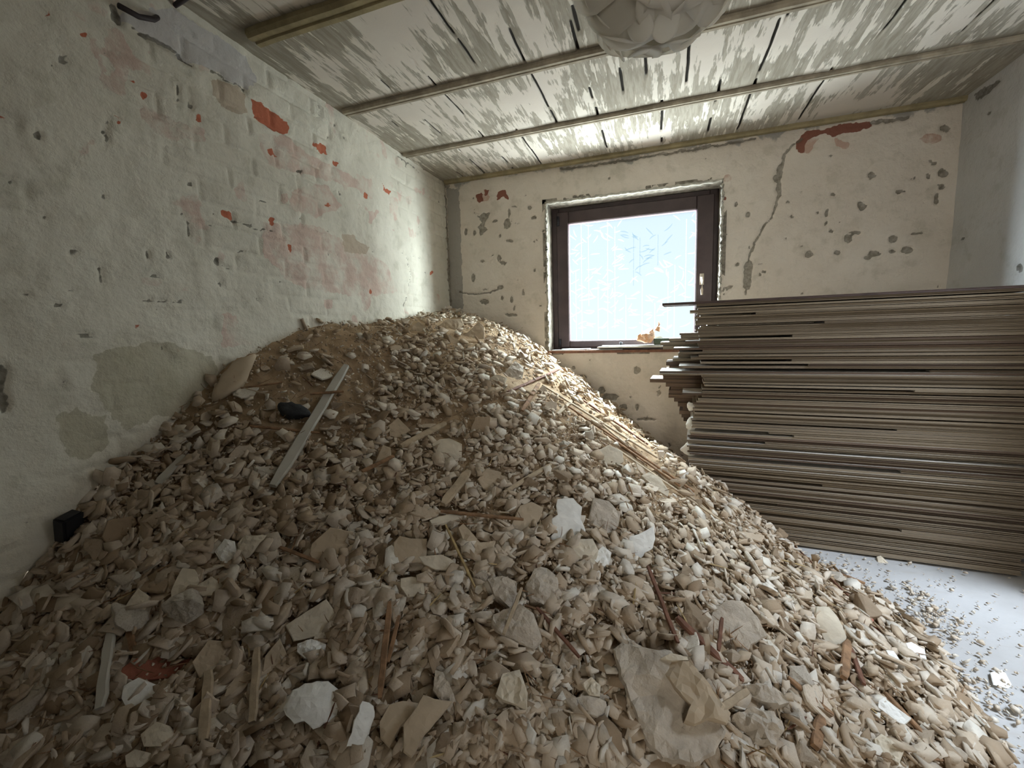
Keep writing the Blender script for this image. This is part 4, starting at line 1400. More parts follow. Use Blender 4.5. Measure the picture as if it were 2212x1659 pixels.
slab_px(a8([(1155, 590), (1175, 585), (1215, 620), (1180, 632), (1160, 630)]), 0.03, 'pale', 'plaster_lump',
        'lone pale chunk on the floor in front of the board stack', 'plaster lump', 0.5, 0.02, 0.005, 0.003)
slab_px(a7([(1370, 570), (1410, 535), (1455, 570), (1440, 630), (1400, 645), (1365, 610)]), 0.03, 'white', 'plaster_lump',
        'small off-white cube below the blocky beige lump', 'plaster lump', 0.5, 0.03, 0.0, 0.003)
slab_px(a7([(1375, 60), (1440, 25), (1510, 60), (1515, 110), (1470, 130), (1390, 120)]), 0.014, 'pale', PF,
        'cream rounded plate under the bundle of split laths', 'plaster flake', 0.5, 0.025, 0.006, land='the cream plate under the laths')
slab_px(a7([(1600, 180), (1640, 165), (1700, 200), (1745, 260), (1740, 290), (1680, 260)]), 0.03, 'pale', 'plaster_lump',
        'cream oblong lump at the lower end of the bundle of split laths', 'plaster lump', 0.45, 0.03, 0.01, 0.003)
slab_px(a5([(1000, 1000), (1050, 885), (1090, 900), (1100, 980), (1060, 1040), (1010, 1060)]), 0.014, 'tanp', PF,
        'tan leaf-shaped plate crossed by a short orange-brown stick', 'plaster flake', 0.6, 0.025, 0.006, land='the tan leaf-shaped plate')
slab_px(a5([(1310, 880), (1350, 855), (1400, 850), (1470, 880), (1470, 960), (1400, 975), (1330, 950)]), 0.025, 'pale', PF,
        'cream blunt-cornered plate high on the middle slope', 'plaster flake', 0.5, 0.03, 0.008, land='the cream blunt-cornered plate')
slab_px(a5([(1550, 1070), (1600, 1010), (1680, 1030), (1670, 1110), (1640, 1160), (1580, 1120)]), 0.014, 'tanp', PF,
        'tan plate with a pointed foot, above the bright white jagged flake', 'plaster flake', 0.5, 0.02)
slab_px(a5([(1080, 780), (1130, 740), (1200, 810), (1150, 855), (1085, 840)]), 0.02, 'tanp', PF,
        'dusty plate at the lower end of the flat tan slat', 'plaster flake', 0.5, 0.02)
slab_px(a5([(1690, 510), (1750, 440), (1800, 470), (1790, 540), (1730, 570)]), 0.06, 'grey', 'plaster_lump',
        'grey rounded boulder-like lump near the crest, right of the summit', 'plaster lump', 0.5, 0.03, 0.02, 0.006, 1, land='the grey lump near the crest')
slab_px(a5([(1350, 250), (1380, 225), (1470, 215), (1480, 250), (1420, 290), (1360, 285)]), 0.03, 'tanp', 'plaster_lump',
        'oblong tan lump on the summit of the heap', 'plaster lump', 0.6, 0.03, 0.01, 0.004, land='the oblong summit lump')
slab_px(a5([(1450, 330), (1560, 230), (1590, 260), (1590, 320), (1520, 360)]), 0.05, 'tanp', 'plaster_lump',
        'angular tan slab leaning on the summit right of the oblong lump', 'plaster lump', 0.7, 0.05, 0.0, 0.005, 1)
slab_px(a5([(1170, 330), (1210, 250), (1240, 230), (1280, 260), (1240, 310)]), 0.03, 'tanp', 'plaster_lump',
        'long tan lump just left of the summit lump', 'plaster lump', 0.6, 0.03, 0.0, 0.004)
slab_px(a5([(1380, 310), (1400, 300), (1490, 350), (1480, 375), (1400, 345)]), 0.02, 'tanp', PF,
        'narrow tan plate below the oblong summit lump', 'plaster flake', 0.6, 0.03)
slab_px(a5([(1600, 540), (1650, 515), (1710, 530), (1700, 565), (1640, 570)]), 0.03, 'pale', 'plaster_lump',
        'cream pebble-like lump left of the grey rounded lump near the crest', 'plaster lump', 0.6, 0.03, 0.01, 0.003)
# red ridged hollow-tile fragment
o = slab_px(a6([(570, 1185), (640, 1140), (900, 1120), (910, 1170), (860, 1230), (700, 1245), (560, 1240)]), 0.03, 'brick', 'tile_fragment',
            'dull red ridged clay tile fragment in the dark lower left of the heap', 'tile fragment', 0.5, 0.012, 0.0, 0.0015, land='the red ridged tile fragment')
# plastic bag, dark sack, black box
def blob(px, py, rx, ry, rzz, mat, name, label, cat, lift=0.0, spin=0.0, seed=1, planes=9):
    P = hit(px, py)[0]
    rng = np.random.default_rng(seed)
    V = lump_verts(ICO3, rng, planes, 0.06, (0.95, 1.0)) * np.array([rx, ry, rzz])
    o = mesh_obj(name, V, ICO3F, M[mat], None, True)
    n = hnormal(P[0], P[1])
    o.matrix_world = Matrix.Translation(Vector(P + n * lift)) @ frame_from(n, spin).to_4x4()
    tag(o, label, cat)
    return o


blob(512, 812, 0.05, 0.15, 0.05, 'tanp', 'plaster_sack', 'grey-white dusty sack bulging at the upper left edge of the heap', 'sack', -0.01, 0.55, 3)
blob(636, 895, 0.06, 0.045, 0.03, 'sack', 'cloth_bundle', 'small black cloth bundle left of the long grey plastic channel', 'cloth', 0.015, 0.4, 4)
P = at_x(165, 1140, XL + 0.07)
blk = box('junction_box', (-0.02, 0.02, -0.03, 0.03, -0.04, 0.04), M['dark'], None, 0.006)
blk.location = (XL + 0.035, P[1], P[2])
blk.rotation_euler = (0.15, 0.25, 0.3)
tag(blk, 'black plastic box against the left wall low on the heap', 'box')

# ------------------------------------------------------------------ sticks
stick_px((748, 790), (590, 1050), 0.038, 'pvc', 'plastic_channel', 'long straight grey-white plastic channel lying down the upper left slope', 'channel', 0.04, 0.035, flat=0.6, h=0.016, land='the long grey plastic channel')
for (p1, p2, w, mt, lb) in (
        ((1172, 832), (1420, 988), 0.020, 'wood_pale', 'topmost pale lath of the bundle along the right crest of the heap'),
        ((1228, 878), (1500, 1062), 0.022, 'wood', 'middle brown lath of the bundle along the right crest of the heap'),
        ((1285, 905), (1540, 1112), 0.018, 'wood_pale', 'outer pale lath of the bundle, nearest the board stack'),
        ((1305, 935), (1470, 1050), 0.016, 'wood', 'short brown lath inside the bundle along the right crest'),
        ((1330, 968), (1565, 1130), 0.016, 'wood_pale', 'lowest lath of the bundle along the right crest of the heap'),
        ((1260, 865), (1400, 960), 0.020, 'wood_red', 'reddish lath at the upper end of the bundle along the right crest')):
    stick_px(p1, p2, w, mt, 'lath', lb, 'lath', 0.035, 0.035, flat=0.4, group='split laths along the right crest')
LAND.append((1370, 960, 'the bundle of split laths'))
for k, (p1, p2, w, mt, nm, lb, lf) in enumerate((
        ((1207, 798), (1098, 846), 0.018, 'wood_red', 'wood_splinter', 'reddish splinter sticking out left above the lath bundle', 0.05),
        ((1165, 828), (1128, 888), 0.022, 'wood', 'wood_splinter', 'brown splinter crossing below the upper end of the lath bundle', 0.04),
        ((1243, 858), (1204, 895), 0.020, 'wood_pale', 'wood_splinter', 'short pale splinter standing across the lath bundle', 0.05),
        ((962, 914), (866, 964), 0.026, 'wood_pale', 'wood_strip', 'flat tan slat on the middle slope above the tan leaf-shaped plate', 0.03),
        ((742, 845), (670, 851), 0.012, 'wood', 'wood_splinter', 'thin brown splinter crossing the grey plastic channel near its middle', 0.05),
        ((850, 985), (782, 1018), 0.014, 'wood', 'wood_splinter', 'short orange-brown stick lying over the tan leaf-shaped plate', 0.06),
        ((1190, 1003), (1088, 1064), 0.018, 'wood_pale', 'wood_strip', 'tan slat slanting above the bright white jagged flake', 0.03),
        ((1012, 1018), (957, 1090), 0.034, 'wood_pale', 'wood_strip', 'short broad tan slat above the long wedge-shaped lump', 0.03),
        ((952, 1104), (1131, 1122), 0.012, 'wood', 'wood_splinter', 'tan splinter lying level left of the bright white jagged flake', 0.045),
        ((930, 1131), (1000, 1112), 0.030, 'pale', 'wood_strip', 'cream flat slat with a whitened end left of the level tan splinter', 0.03),
        ((842, 1300), (820, 1508), 0.014, 'wood', 'wood_splinter', 'long dark brown upright splinter left of the centre foreground', 0.05),
        ((862, 1330), (838, 1430), 0.010, 'wood', 'wood_splinter', 'thin splinter beside the long dark brown upright splinter', 0.05),
        ((1160, 1312), (1252, 1420), 0.010, 'wood_red', 'wood_splinter', 'dark thin stick right of the large grey slab in the centre foreground', 0.05),
        ((1127, 1270), (1088, 1370), 0.009, 'wood_pale', 'wood_splinter', 'thin pale stick lying over the large grey slab', 0.09),
        ((1655, 1120), (1765, 1226), 0.010, 'wood_red', 'wood_splinter', 'long dark stick running down the right toe, upper piece', 0.04),
        ((1795, 1250), (1876, 1328), 0.010, 'wood_red', 'wood_splinter', 'long dark stick running down the right toe, lower piece', 0.03),
        ((1876, 1328), (1897, 1366), 0.014, 'brick', 'wood_splinter', 'short orange-red stick end at the right toe of the heap', 0.03),
        ((1400, 1223), (1464, 1388), 0.012, 'wood_red', 'wood_splinter', 'dark stick standing above the right shoulder of the largest grey slab', 0.06),
        ((1462, 1333), (1606, 1472), 0.022, 'wood_red', 'wood_strip', 'dark red-brown slat between the largest grey slab and the sandy rounded slab', 0.04),
        ((1560, 1335), (1552, 1405), 0.010, 'wood_red', 'wood_splinter', 'short upright stick on the broad sandy rounded slab', 0.09),
        ((1614, 1492), (1558, 1530), 0.016, 'wood_pale', 'wood_strip', 'pale stub resting on the corner of the folded beige plate', 0.13),
        ((1702, 1463), (1800, 1545), 0.014, 'wood', 'wood_splinter', 'brown splinter left of the long white rectangular chunk', 0.04),
        ((1912, 1496), (1998, 1588), 0.014, 'wood', 'wood_splinter', 'brown splinter running past the long white rectangular chunk', 0.04),
        ((1682, 1246), (1752, 1222), 0.022, 'wood_pale', 'wood_strip', 'short tan slat at the foot of the board stack side of the heap', 0.03),
        ((1806, 1236), (1868, 1260), 0.020, 'wood', 'wood_strip', 'tan-brown slat lying on the floor edge below the board stack', 0.02),
        ((1762, 1615), (1774, 1550), 0.024, 'wood', 'wood_strip', 'brown slat standing upright at the lower right of the heap', 0.04),
        ((1832, 1385), (1824, 1465), 0.022, 'wood', 'wood_strip', 'forked brown slat beside the smooth curved plate', 0.07),
        ((1838, 1400), (1866, 1478), 0.014, 'wood_red', 'wood_splinter', 'dark curved strip right of the forked brown slat', 0.05),
        ((1560, 1560), (1420, 1440), 0.008, 'reed', 'reed_stalk', 'pale thin stalk crossing the largest grey slab', 0.10),
        ((340, 1045), (400, 985), 0.030, 'pvc', 'plastic_strip', 'short whitish strip in the dark slope by the left wall', 0.02),
        ((240, 1360), (215, 1530), 0.022, 'pvc', 'plastic_strip', 'pale bent strip left of the rounded white block', 0.04),
        ((600, 1180), (690, 1215), 0.010, 'wood', 'wood_splinter', 'thin splinter above the large cream pentagon plate', 0.03),
        ((540, 920), (690, 935), 0.010, 'wood', 'wood_splinter', 'thin splinter below the small black cloth bundle', 0.03),
        ((520, 838), (610, 826), 0.008, 'wood', 'wood_splinter', 'thin splinter right of the grey-white sack', 0.03),
        ((265, 1310), (290, 1410), 0.016, 'wood', 'wood_splinter', 'brown splinter above the red ridged tile fragment', 0.03),
        ((555, 1400), (545, 1560), 0.018, 'wood_pale', 'wood_strip', 'tan slat standing between brown plates at the lower left', 0.04),
        ((450, 1450), (440, 1600), 0.022, 'wood_pale', 'wood_strip', 'long tan slat standing at the lower left, left of the white ragged flake', 0.04))):
    stick_px(p1, p2, w, mt, nm, lb, nm.replace('_', ' '), lf, lf, flat=0.5)
stick_px((963, 1134), (1026, 1268), 0.007, 'reed', 'reed_stalk', 'thin yellow reed stalk standing beside the cream kite-shaped flake', 'reed stalk', 0.07, 0.04, flat=0.9, land='the thin yellow reed stalk')

# ------------------------------------------------------------------ the 300 largest lumps and flakes that show, each an object of its own
LUMP_V = [hull(np.random.default_rng(100 + k), 9 + k % 5, (0.34, 0.68), 3, 0.12) for k in range(16)]
lump_me = []
for k, (v, f) in enumerate(LUMP_V):
    o_ = mesh_obj('plaster_lump', v, f, M['lump'], None, False)
    lump_me.append(o_.data)
    bpy.data.objects.remove(o_)
flake_me = []
for k in range(18):
    rg = np.random.default_rng(300 + k)
    v, f = slab(outline(rg, 18, 0.07, rg.uniform(0.5, 0.85)), rg.uniform(0.14, 0.34), rg, rg.uniform(-0.05, 0.12), 0.012)
    o_ = mesh_obj('plaster_flake', v, f, M['flake'])
    flake_me.append(o_.data)
    bpy.data.objects.remove(o_)
splin_me = []
for k in range(8):
    rg = np.random.default_rng(500 + k)
    n_ = 6
    V = []
    for a_ in range(n_ + 1):
        x = -1 + 2 * a_ / n_
        wv = (0.05 if a_ in (0, n_) else rg.uniform(0.75, 1.1)) * rg.choice([0.05, 0.06])
        by = math.sin(x * 1.5 + k) * 0.05
        for q1, q2 in ((-1, -0.5), (1, -0.4), (0.8, 0.5), (-0.7, 0.4)):
            V.append((x, by + wv * q1, wv * q2))
    Fs = [(a_ * 4 + b, a_ * 4 + (b + 1) % 4, a_ * 4 + 4 + (b + 1) % 4, a_ * 4 + 4 + b) for a_ in range(n_) for b in range(4)]
    Fs += [(3, 2, 1, 0), tuple(n_ * 4 + b for b in range(4))]
    o_ = mesh_obj('wood_splinter', V, Fs, M[('wood', 'wood_pale', 'wood_red', 'reed')[k % 4]])
    splin_me.append(o_.data)
    bpy.data.objects.remove(o_)


def zone(px, py):
    if py < 800:
        return 'on the summit ridge'
    if px < 560 and py < 1150:
        return 'on the shaded slope by the left wall'
    if px < 620:
        return 'in the dark lower left of the heap'
    if py < 1050 and px < 1150:
        return 'on the upper middle slope'
    if px > 1640 and py > 1100:
        return 'at the right toe by the bare floor'
    if py < 1200 and px > 1150:
        return 'on the slope towards the board stack'
    if py > 1430:
        return 'along the bottom front of the heap'
    return 'in the middle of the heap'


def where(px, py):
    best = sorted((math.hypot(px - a, py - b), a, b, s) for a, b, s in LAND)[0]
    d, a, b, s = best
    dx, dy = px - a, py - b
    near = 'close ' if d < 75 else ''
    if abs(dx) > 1.8 * abs(dy):
        r = 'to the right of ' if dx > 0 else 'to the left of '
    elif abs(dy) > 1.8 * abs(dx):
        r = 'below ' if dy > 0 else 'above '
    else:
        r = ('lower ' if dy > 0 else 'upper ') + ('right of ' if dx > 0 else 'left of ')
        r = {'lower right of ': 'lower right of ', 'lower left of ': 'lower left of ', 'upper right of ': 'upper right of ', 'upper left of ': 'upper left of '}[r]
    return near + r + s


def in_heap_px(n, rng, top=660):
    px = rng.uniform(5, W_ - 5, n)
    py = rng.uniform(top, H_ - 5, n)
    P = hit(px, py)
    ok = ~np.isnan(P[:, 0])
    px, py, P = px[ok], py[ok], P[ok]
    ok = hz(P[:, 0], P[:, 1]) > 0.012
    ok &= np.abs(P[:, 2] - hz(P[:, 0], P[:, 1])) < 0.05
    return px[ok], py[ok], P[ok]


STACK_Y = 2.45


def clear_of_stack(P, r=0.05):
    return ~((P[:, 0] > 0.10 - r) & (P[:, 1] > STACK_Y - r)) & (P[:, 0] > XL + r * 0.4) & (P[:, 1] < YB - r * 0.4)


rg = np.random.default_rng(11)
px, py, P = in_heap_px(5200, rg)
k_ = clear_of_stack(P)
px, py, P = px[k_], py[k_], P[k_]
ROUGH = np.array([(l[0], l[1]) for l in LAND])
taken = [np.array([l[0], l[1], 46.0]) for l in LAND]
counts = {'lump': 0, 'flake': 0}
SHAPEW = ('angular', 'blunt', 'wedge-shaped', 'rounded', 'knobbly', 'blocky', 'pointed', 'oblong')
FLW = ('flat', 'triangular', 'broad', 'narrow', 'curved', 'square-cornered', 'ragged', 'leaf-shaped', 'thick')


USED = set()


def place_fragment(kind, k, a, b, p, sz):
    wh = where(a, b)
    for tr_ in range(40):
        if kind == 'lump':
            lab = '%s %s plaster lump %s' % ('big' if sz > 0.095 else ('medium' if sz > 0.065 else 'small'), SHAPEW[k % 16 // 2], wh)
        else:
            lab = '%s %s plaster flake %s' % ('big' if sz > 0.10 else ('medium' if sz > 0.07 else 'small'), FLW[k % 18 // 2], wh)
        if lab not in USED:
            break
        k = int(rg.integers(0, 144))
    else:
        return False
    USED.add(lab)
    nrm = hnormal(p[0], p[1])
    if kind == 'lump':
        nn = nrm + rg.normal(size=3) * 0.35
        me, nm = lump_me[k % 16], 'plaster_lump'
        sc = np.array([1, 1, 1]) * sz * 0.5
        lift = sz * 0.13
        grp = 'plaster lumps ' + zone(a, b)
    else:
        nn = nrm * 1.0 + rg.normal(size=3) * 0.30
        if nn[2] < 0.2:
            nn[2] = 0.2
        me, nm = flake_me[k % 18], 'plaster_flake'
        t_ = rg.uniform(0.6, 1.0)
        sc = np.array([sz * 0.55, sz * 0.55, min(sz * 0.5 * t_, 0.05)])
        lift = sz * 0.10
        grp = 'plaster flakes ' + zone(a, b)
    o = bpy.data.objects.new(nm, me)
    COL.objects.link(o)
    nn = nn / np.linalg.norm(nn)
    o.matrix_world = Matrix.Translation(Vector(p + nrm * lift)) @ frame_from(nn, rg.uniform(0, 6.28)).to_4x4() @ Matrix.Diagonal((sc[0], sc[1], sc[2], 1))
    tag(o, lab, 'plaster lump' if kind == 'lump' else 'plaster flake', grp)
    return True


for a, b, p in zip(px, py, P):
    kind = 'flake' if rg.random() < 0.5 else 'lump'
    if counts[kind] >= 255:
        kind = 'lump' if kind == 'flake' else 'flake'
        if counts[kind] >= 255:
            break
    smoothzone = (a < 780 and b < 900)
    if smoothzone and rg.random() < 0.8:
        continue
    sz = float(np.clip(rg.lognormal(math.log(0.066), 0.30), 0.045, 0.14))
    if b < 850:
        sz *= 0.9
    elif b > 1100:
        sz *= 1.28
    dist = float(np.linalg.norm(p - CAM))
    rad = sz * F / dist * 0.55
    if any((a - t[0]) ** 2 + (b - t[1]) ** 2 < (rad + t[2]) ** 2 * 0.55 for t in taken):
        continue
    if p[0] < XL + sz * 0.6 or p[1] > YB - sz * 0.6:
        continue
    if place_fragment(kind, int(rg.integers(0, 144)), a, b, p, sz):
        taken.append(np.array([a, b, rad]))
        counts[kind] += 1

# splinters lying about, individually
n_s = 0
px2, py2, P2 = in_heap_px(700, rg)
for a, b, p in zip(px2, py2, P2):
    if n_s >= 130:
        break
    if not clear_of_stack(p[None], 0.12)[0] or p[0] < XL + 0.12 or p[1] > YB - 0.12:
        continue
    ln = rg.uniform(0.05, 0.14)
    nrm = hnormal(p[0], p[1])
    nn = nrm + rg.normal(size=3) * 0.35
    for tr_ in range(12):
        k = int(rg.integers(0, 8))
        lab = '%s %s splinter %s' % ('long' if ln > 0.1 else 'short', ('brown', 'pale', 'reddish', 'straw-yellow')[k % 4], where(a, b))
        if lab not in USED:
            break
    else:
        continue
    USED.add(lab)
    o = bpy.data.objects.new('wood_splinter', splin_me[k])
    COL.objects.link(o)
    o.matrix_world = Matrix.Translation(Vector(p + nrm * 0.016)) @ frame_from(nn, rg.uniform(0, 6.28)).to_4x4() @ Matrix.Diagonal((ln * 0.5, ln * 0.42, ln * 0.42, 1))
    tag(o, lab, 'wood splinter', 'loose wood splinters ' + zone(a, b))
    n_s += 1

# ------------------------------------------------------------------ the rest of the rubble, past counting


def scatter(name, protos, pfaces, P, S3, rng, mat, tilt, lift, tone_):
    """all faces triangles"""
    V, Fc, T = [], [], []
    off = 0
    nrm = hnormal(P[:, 0], P[:, 1])
    for i_ in range(len(P)):
        k = int(rng.integers(0, len(protos)))
        nn = nrm[i_] + rng.normal(size=3) * tilt
        nn /= np.linalg.norm(nn)
        h_ = rng.normal(size=3)
        x = np.cross(nn, h_)
        x /= np.linalg.norm(x) + 1e-9
        y = np.cross(nn, x)
        R_ = np.stack([x, y, nn], 1)
        v = (protos[k] * S3[i_][None]) @ R_.T + P[i_] + nrm[i_] * lift * S3[i_][2]
        V.append(v)
        Fc.append(pfaces[k] + off)
        T.append(np.full(len(v), tone_[i_]))
        off += len(v)
    o = big_mesh(name, np.concatenate(V), np.concatenate(Fc), 3, [mat], {'tone': np.concatenate(T)})
    return o


def tri(f):
    out = []
    for q in f:
        for k in range(1, len(q) - 1):
            out.append((q[0], q[k], q[k + 1]))
    return np.array(out)


def sample_heap(n_px, n_area, rng):
    px, py, P = in_heap_px(n_px, rng)
    x = rng.uniform(XL + 0.02, 1.05, n_area)
    y = rng.uniform(-0.3, YB - 0.02, n_area)
    z = hz(x, y)
    ok = z > 0.012
    Q = np.stack([x, y, z], 1)[ok]
    A = np.concatenate([P, Q])
    A[:, 2] = hz(A[:, 0], A[:, 1])
    return A[clear_of_stack(A, 0.0)]


rs = np.random.default_rng(21)
LPF = [hull(np.random.default_rng(700 + k), 9 + k % 6, (0.32, 0.7)) for k in range(24)]
LP, LF = [a_[0] for a_ in LPF], [a_[1] for a_ in LPF]
SPP = [hull(np.random.default_rng(800 + k), 7 + k % 3, (0.28, 0.7)) for k in range(24)]
SP, SF = [a_[0] for a_ in SPP], [a_[1] for a_ in SPP]
FP, FF = [], []
for k in range(14):
    r_ = np.random.default_rng(900 + k)
    ol = outline(r_, 10, 0.08, r_.uniform(0.45, 0.85))
    n_ = len(ol)
    th = r_.uniform(0.12, 0.3)
    v = np.concatenate([np.c_[ol, np.full(n_, th / 2)], np.c_[ol * 0.94, np.full(n_, -th / 2)]])
    f = [tuple(range(n_)), tuple(range(2 * n_ - 1, n_ - 1, -1))] + [((a_ + 1) % n_, a_, n_ + a_, n_ + (a_ + 1) % n_) for a_ in range(n_)]
    FP.append(v)
    FF.append(tri(f))


def density_keep(A, rng, amt=0.9):
    px, py, _ = proj(A)
    s_ = smooth(980, 700, px) * smooth(1060, 860, py)
    s2 = np.exp(-(((px - 960) / 90) ** 2 + ((py - 900) / 60) ** 2)) * 0.6
    k = rng.random(len(A)) > np.maximum(s_ * amt, s2)
    # loose bits do not lie on top of the pieces built one by one
    Q = np.stack([px, py], 1)
    on = np.zeros(len(A), bool)
    for poly in HAND:
        on |= poly_mask(Q, poly, 7.0) > 0.3
    on |= line_mask(Q, HAND_SEG[0], 1, 1) > 2
    for sg in HAND_SEG:
        on |= line_mask(Q, sg, 9.0, 3.0) > 0.5
    return k & (~on | (rng.random(len(A)) < 0.12))


A = sample_heap(3900, 1500, rs)
A = A[density_keep(A, rs)]
sz = np.clip(rs.lognormal(math.log(0.040), 0.28, len(A)), 0.02, 0.062)
tag(scatter('plaster_lump', LP, LF, A, np.stack([sz * .5, sz * .5, sz * .5], 1), rs, M['rubble'], 0.5, 0.3, rs.random(len(A)) * 0.92),
    'medium and small plaster lumps filling the heap between the larger pieces', 'plaster lumps', kind='stuff')
A = sample_heap(8500, 3000, rs)
A = A[density_keep(A, rs)]
sz = np.clip(rs.lognormal(math.log(0.050), 0.32, len(A)), 0.02, 0.085)
tag(scatter('plaster_flake', FP, FF, A, np.stack([sz * .55, sz * .55, sz * .5], 1), rs, M['rubble'], 0.42, 0.35, rs.random(len(A)) ** 0.9),
    'small flat plaster flakes covering the heap between the larger pieces', 'plaster flakes', kind='stuff')
A = sample_heap(42000, 16000, rs)
A = A[density_keep(A, rs, 0.6)]
sz = np.clip(rs.lognormal(math.log(0.016), 0.40, len(A)), 0.006, 0.034)
tag(scatter('rubble', SP, SF, A, np.stack([sz * .5, sz * .5, sz * .5], 1), rs, M['rubble'], 0.6, 0.4, rs.random(len(A)) * 0.95),
    'fine plaster rubble and grit strewn over the heap surface', 'rubble', kind='stuff')
# crumbs on the bare floor beside the heap
n_ = 7500
x = rs.uniform(0.5, 1.6, n_)
y = rs.uniform(0.1, 2.42, n_)
zz = hz(x, y)
edge = np.clip(-zz, 0, 1)
keep = (zz < 0.02) & (rs.random(n_) < np.exp(-edge / 0.045) * 0.9 + 0.03)
mound = np.stack([rs.normal(1.03, 0.045, 260), rs.normal(2.02, 0.10, 260)], 1)
G = np.concatenate([np.stack([x, y], 1)[keep], mound])
G = G[(G[:, 0] < XR - 0.03) & (G[:, 1] < 2.42)]
A = np.c_[G, np.full(len(G), 0.004)]
sz = np.clip(rs.lognormal(math.log(0.013), 0.55, len(A)), 0.004, 0.045)
hn_old = hnormal
hnormal = lambda x_, y_, e=0.05: np.stack([np.zeros_like(x_), np.zeros_like(x_), np.ones_like(x_)], -1)
tag(scatter('rubble', SP, SF, A, np.stack([sz * .5, sz * .5, sz * .5], 1), rs, M['rubble'], 0.3, 0.5, rs.random(len(A)) * 0.4 + 0.6),
    'pale crumbs scattered over the floor beside the heap', 'rubble', kind='stuff')
hnormal = hn_old
# wood fibre crumbs
A = sample_heap(1500, 200, rs)
SPL, SPF = [], []
for k in range(4):
    r_ = np.random.default_rng(950 + k)
    V = []
    for a_ in range(4):
        xx = -1 + 2 * a_ / 3
        wv = (0.02 if a_ in (0, 3) else 0.07)
        for th in range(3):
            V.append((xx, wv * math.cos(th * 2.1) + 0.12 * math.sin(xx * 2 + k), wv * math.sin(th * 2.1)))
    f = [(a_ * 3 + b, a_ * 3 + (b + 1) % 3, a_ * 3 + 3 + (b + 1) % 3, a_ * 3 + 3 + b) for a_ in range(3) for b in range(3)]
    SPL.append(np.array(V))
    SPF.append(tri(f))
ln = rs.uniform(0.02, 0.07, len(A))
tag(scatter('wood_splinter', SPL, SPF, A, np.stack([ln * .5, ln * .3, ln * .3], 1), rs, M['wood'], 0.6, 0.9, rs.random(len(A))),
    'fine wood and straw splinters mixed into the heap', 'wood splinters', kind='stuff')

# ------------------------------------------------------------------ the stack of boards
SA = math.atan2(-0.0592, 0.9982)
stack_o = Vector((0.20, 2.488, 0.0))         # lower front left corner of the stack
rk = random.Random(9)
ORD1 = ['', 'first', 'second', 'third', 'fourth', 'fifth', 'sixth', 'seventh', 'eighth', 'ninth', 'tenth', 'eleventh', 'twelfth', 'thirteenth', 'fourteenth', 'fifteenth', 'sixteenth', 'seventeenth', 'eighteenth', 'nineteenth']
TENS = {2: ('twentieth', 'twenty'), 3: ('thirtieth', 'thirty'), 4: ('fortieth', 'forty'), 5: ('fiftieth', 'fifty'), 6: ('sixtieth', 'sixty'), 7: ('seventieth', 'seventy'), 8: ('eightieth', 'eighty'), 9: ('ninetieth', 'ninety')}


def ordinal(n):
    if n >= 100:
        return 'hundredth' if n == 100 else 'hundred and ' + ordinal(n - 100)
    if n < 20:
        return ORD1[n]
    return TENS[n // 10][0] if n % 10 == 0 else TENS[n // 10][1] + '-' + ORD1[n % 10]


def board_mesh(x0, x1, w, t, kind):
    """tongue and groove board: long along x, front edge at y=0, profile in yz; ends cut square"""
    if kind == 0:      # groove towards the viewer
        pr = [(0, 0), (0, t * .33), (0.007, t * .36), (0.007, t * .62), (0, t * .65), (0, t), (w, t), (w, 0)]
    elif kind == 1:    # tongue towards the viewer
        pr = [(0.006, 0), (0.006, t * .3), (0, t * .34), (0, t * .64), (0.006, t * .68), (0.006, t), (w, t), (w, 0)]
    else:
        pr = [(0, t * .12), (0.001, t * .5), (0, t * .88), (0.0015, t), (w, t), (w, 0), (0.0015, 0)]
    n = len(pr)
    xs = [x0, x0 + (x1 - x0) * .33, x0 + (x1 - x0) * .66, x1]
    V = [(x, a, b) for x in xs for a, b in pr]
    Fc = [(i_ * n + k, i_ * n + (k + 1) % n, (i_ + 1) * n + (k + 1) % n, (i_ + 1) * n + k) for i_ in range(len(xs) - 1) for k in range(n)]
    Fc.append(tuple(range(n))[::-1])
    Fc.append(tuple((len(xs) - 1) * n + k for k in range(n)))
    mi_ = [0] * len(Fc)
    top = n - 3 if kind < 2 else 3
    mi_[-1] = mi_[-2] = 2
    for i_ in range(3):
        mi_[i_ * n + top] = 1
    return V, Fc, mi_


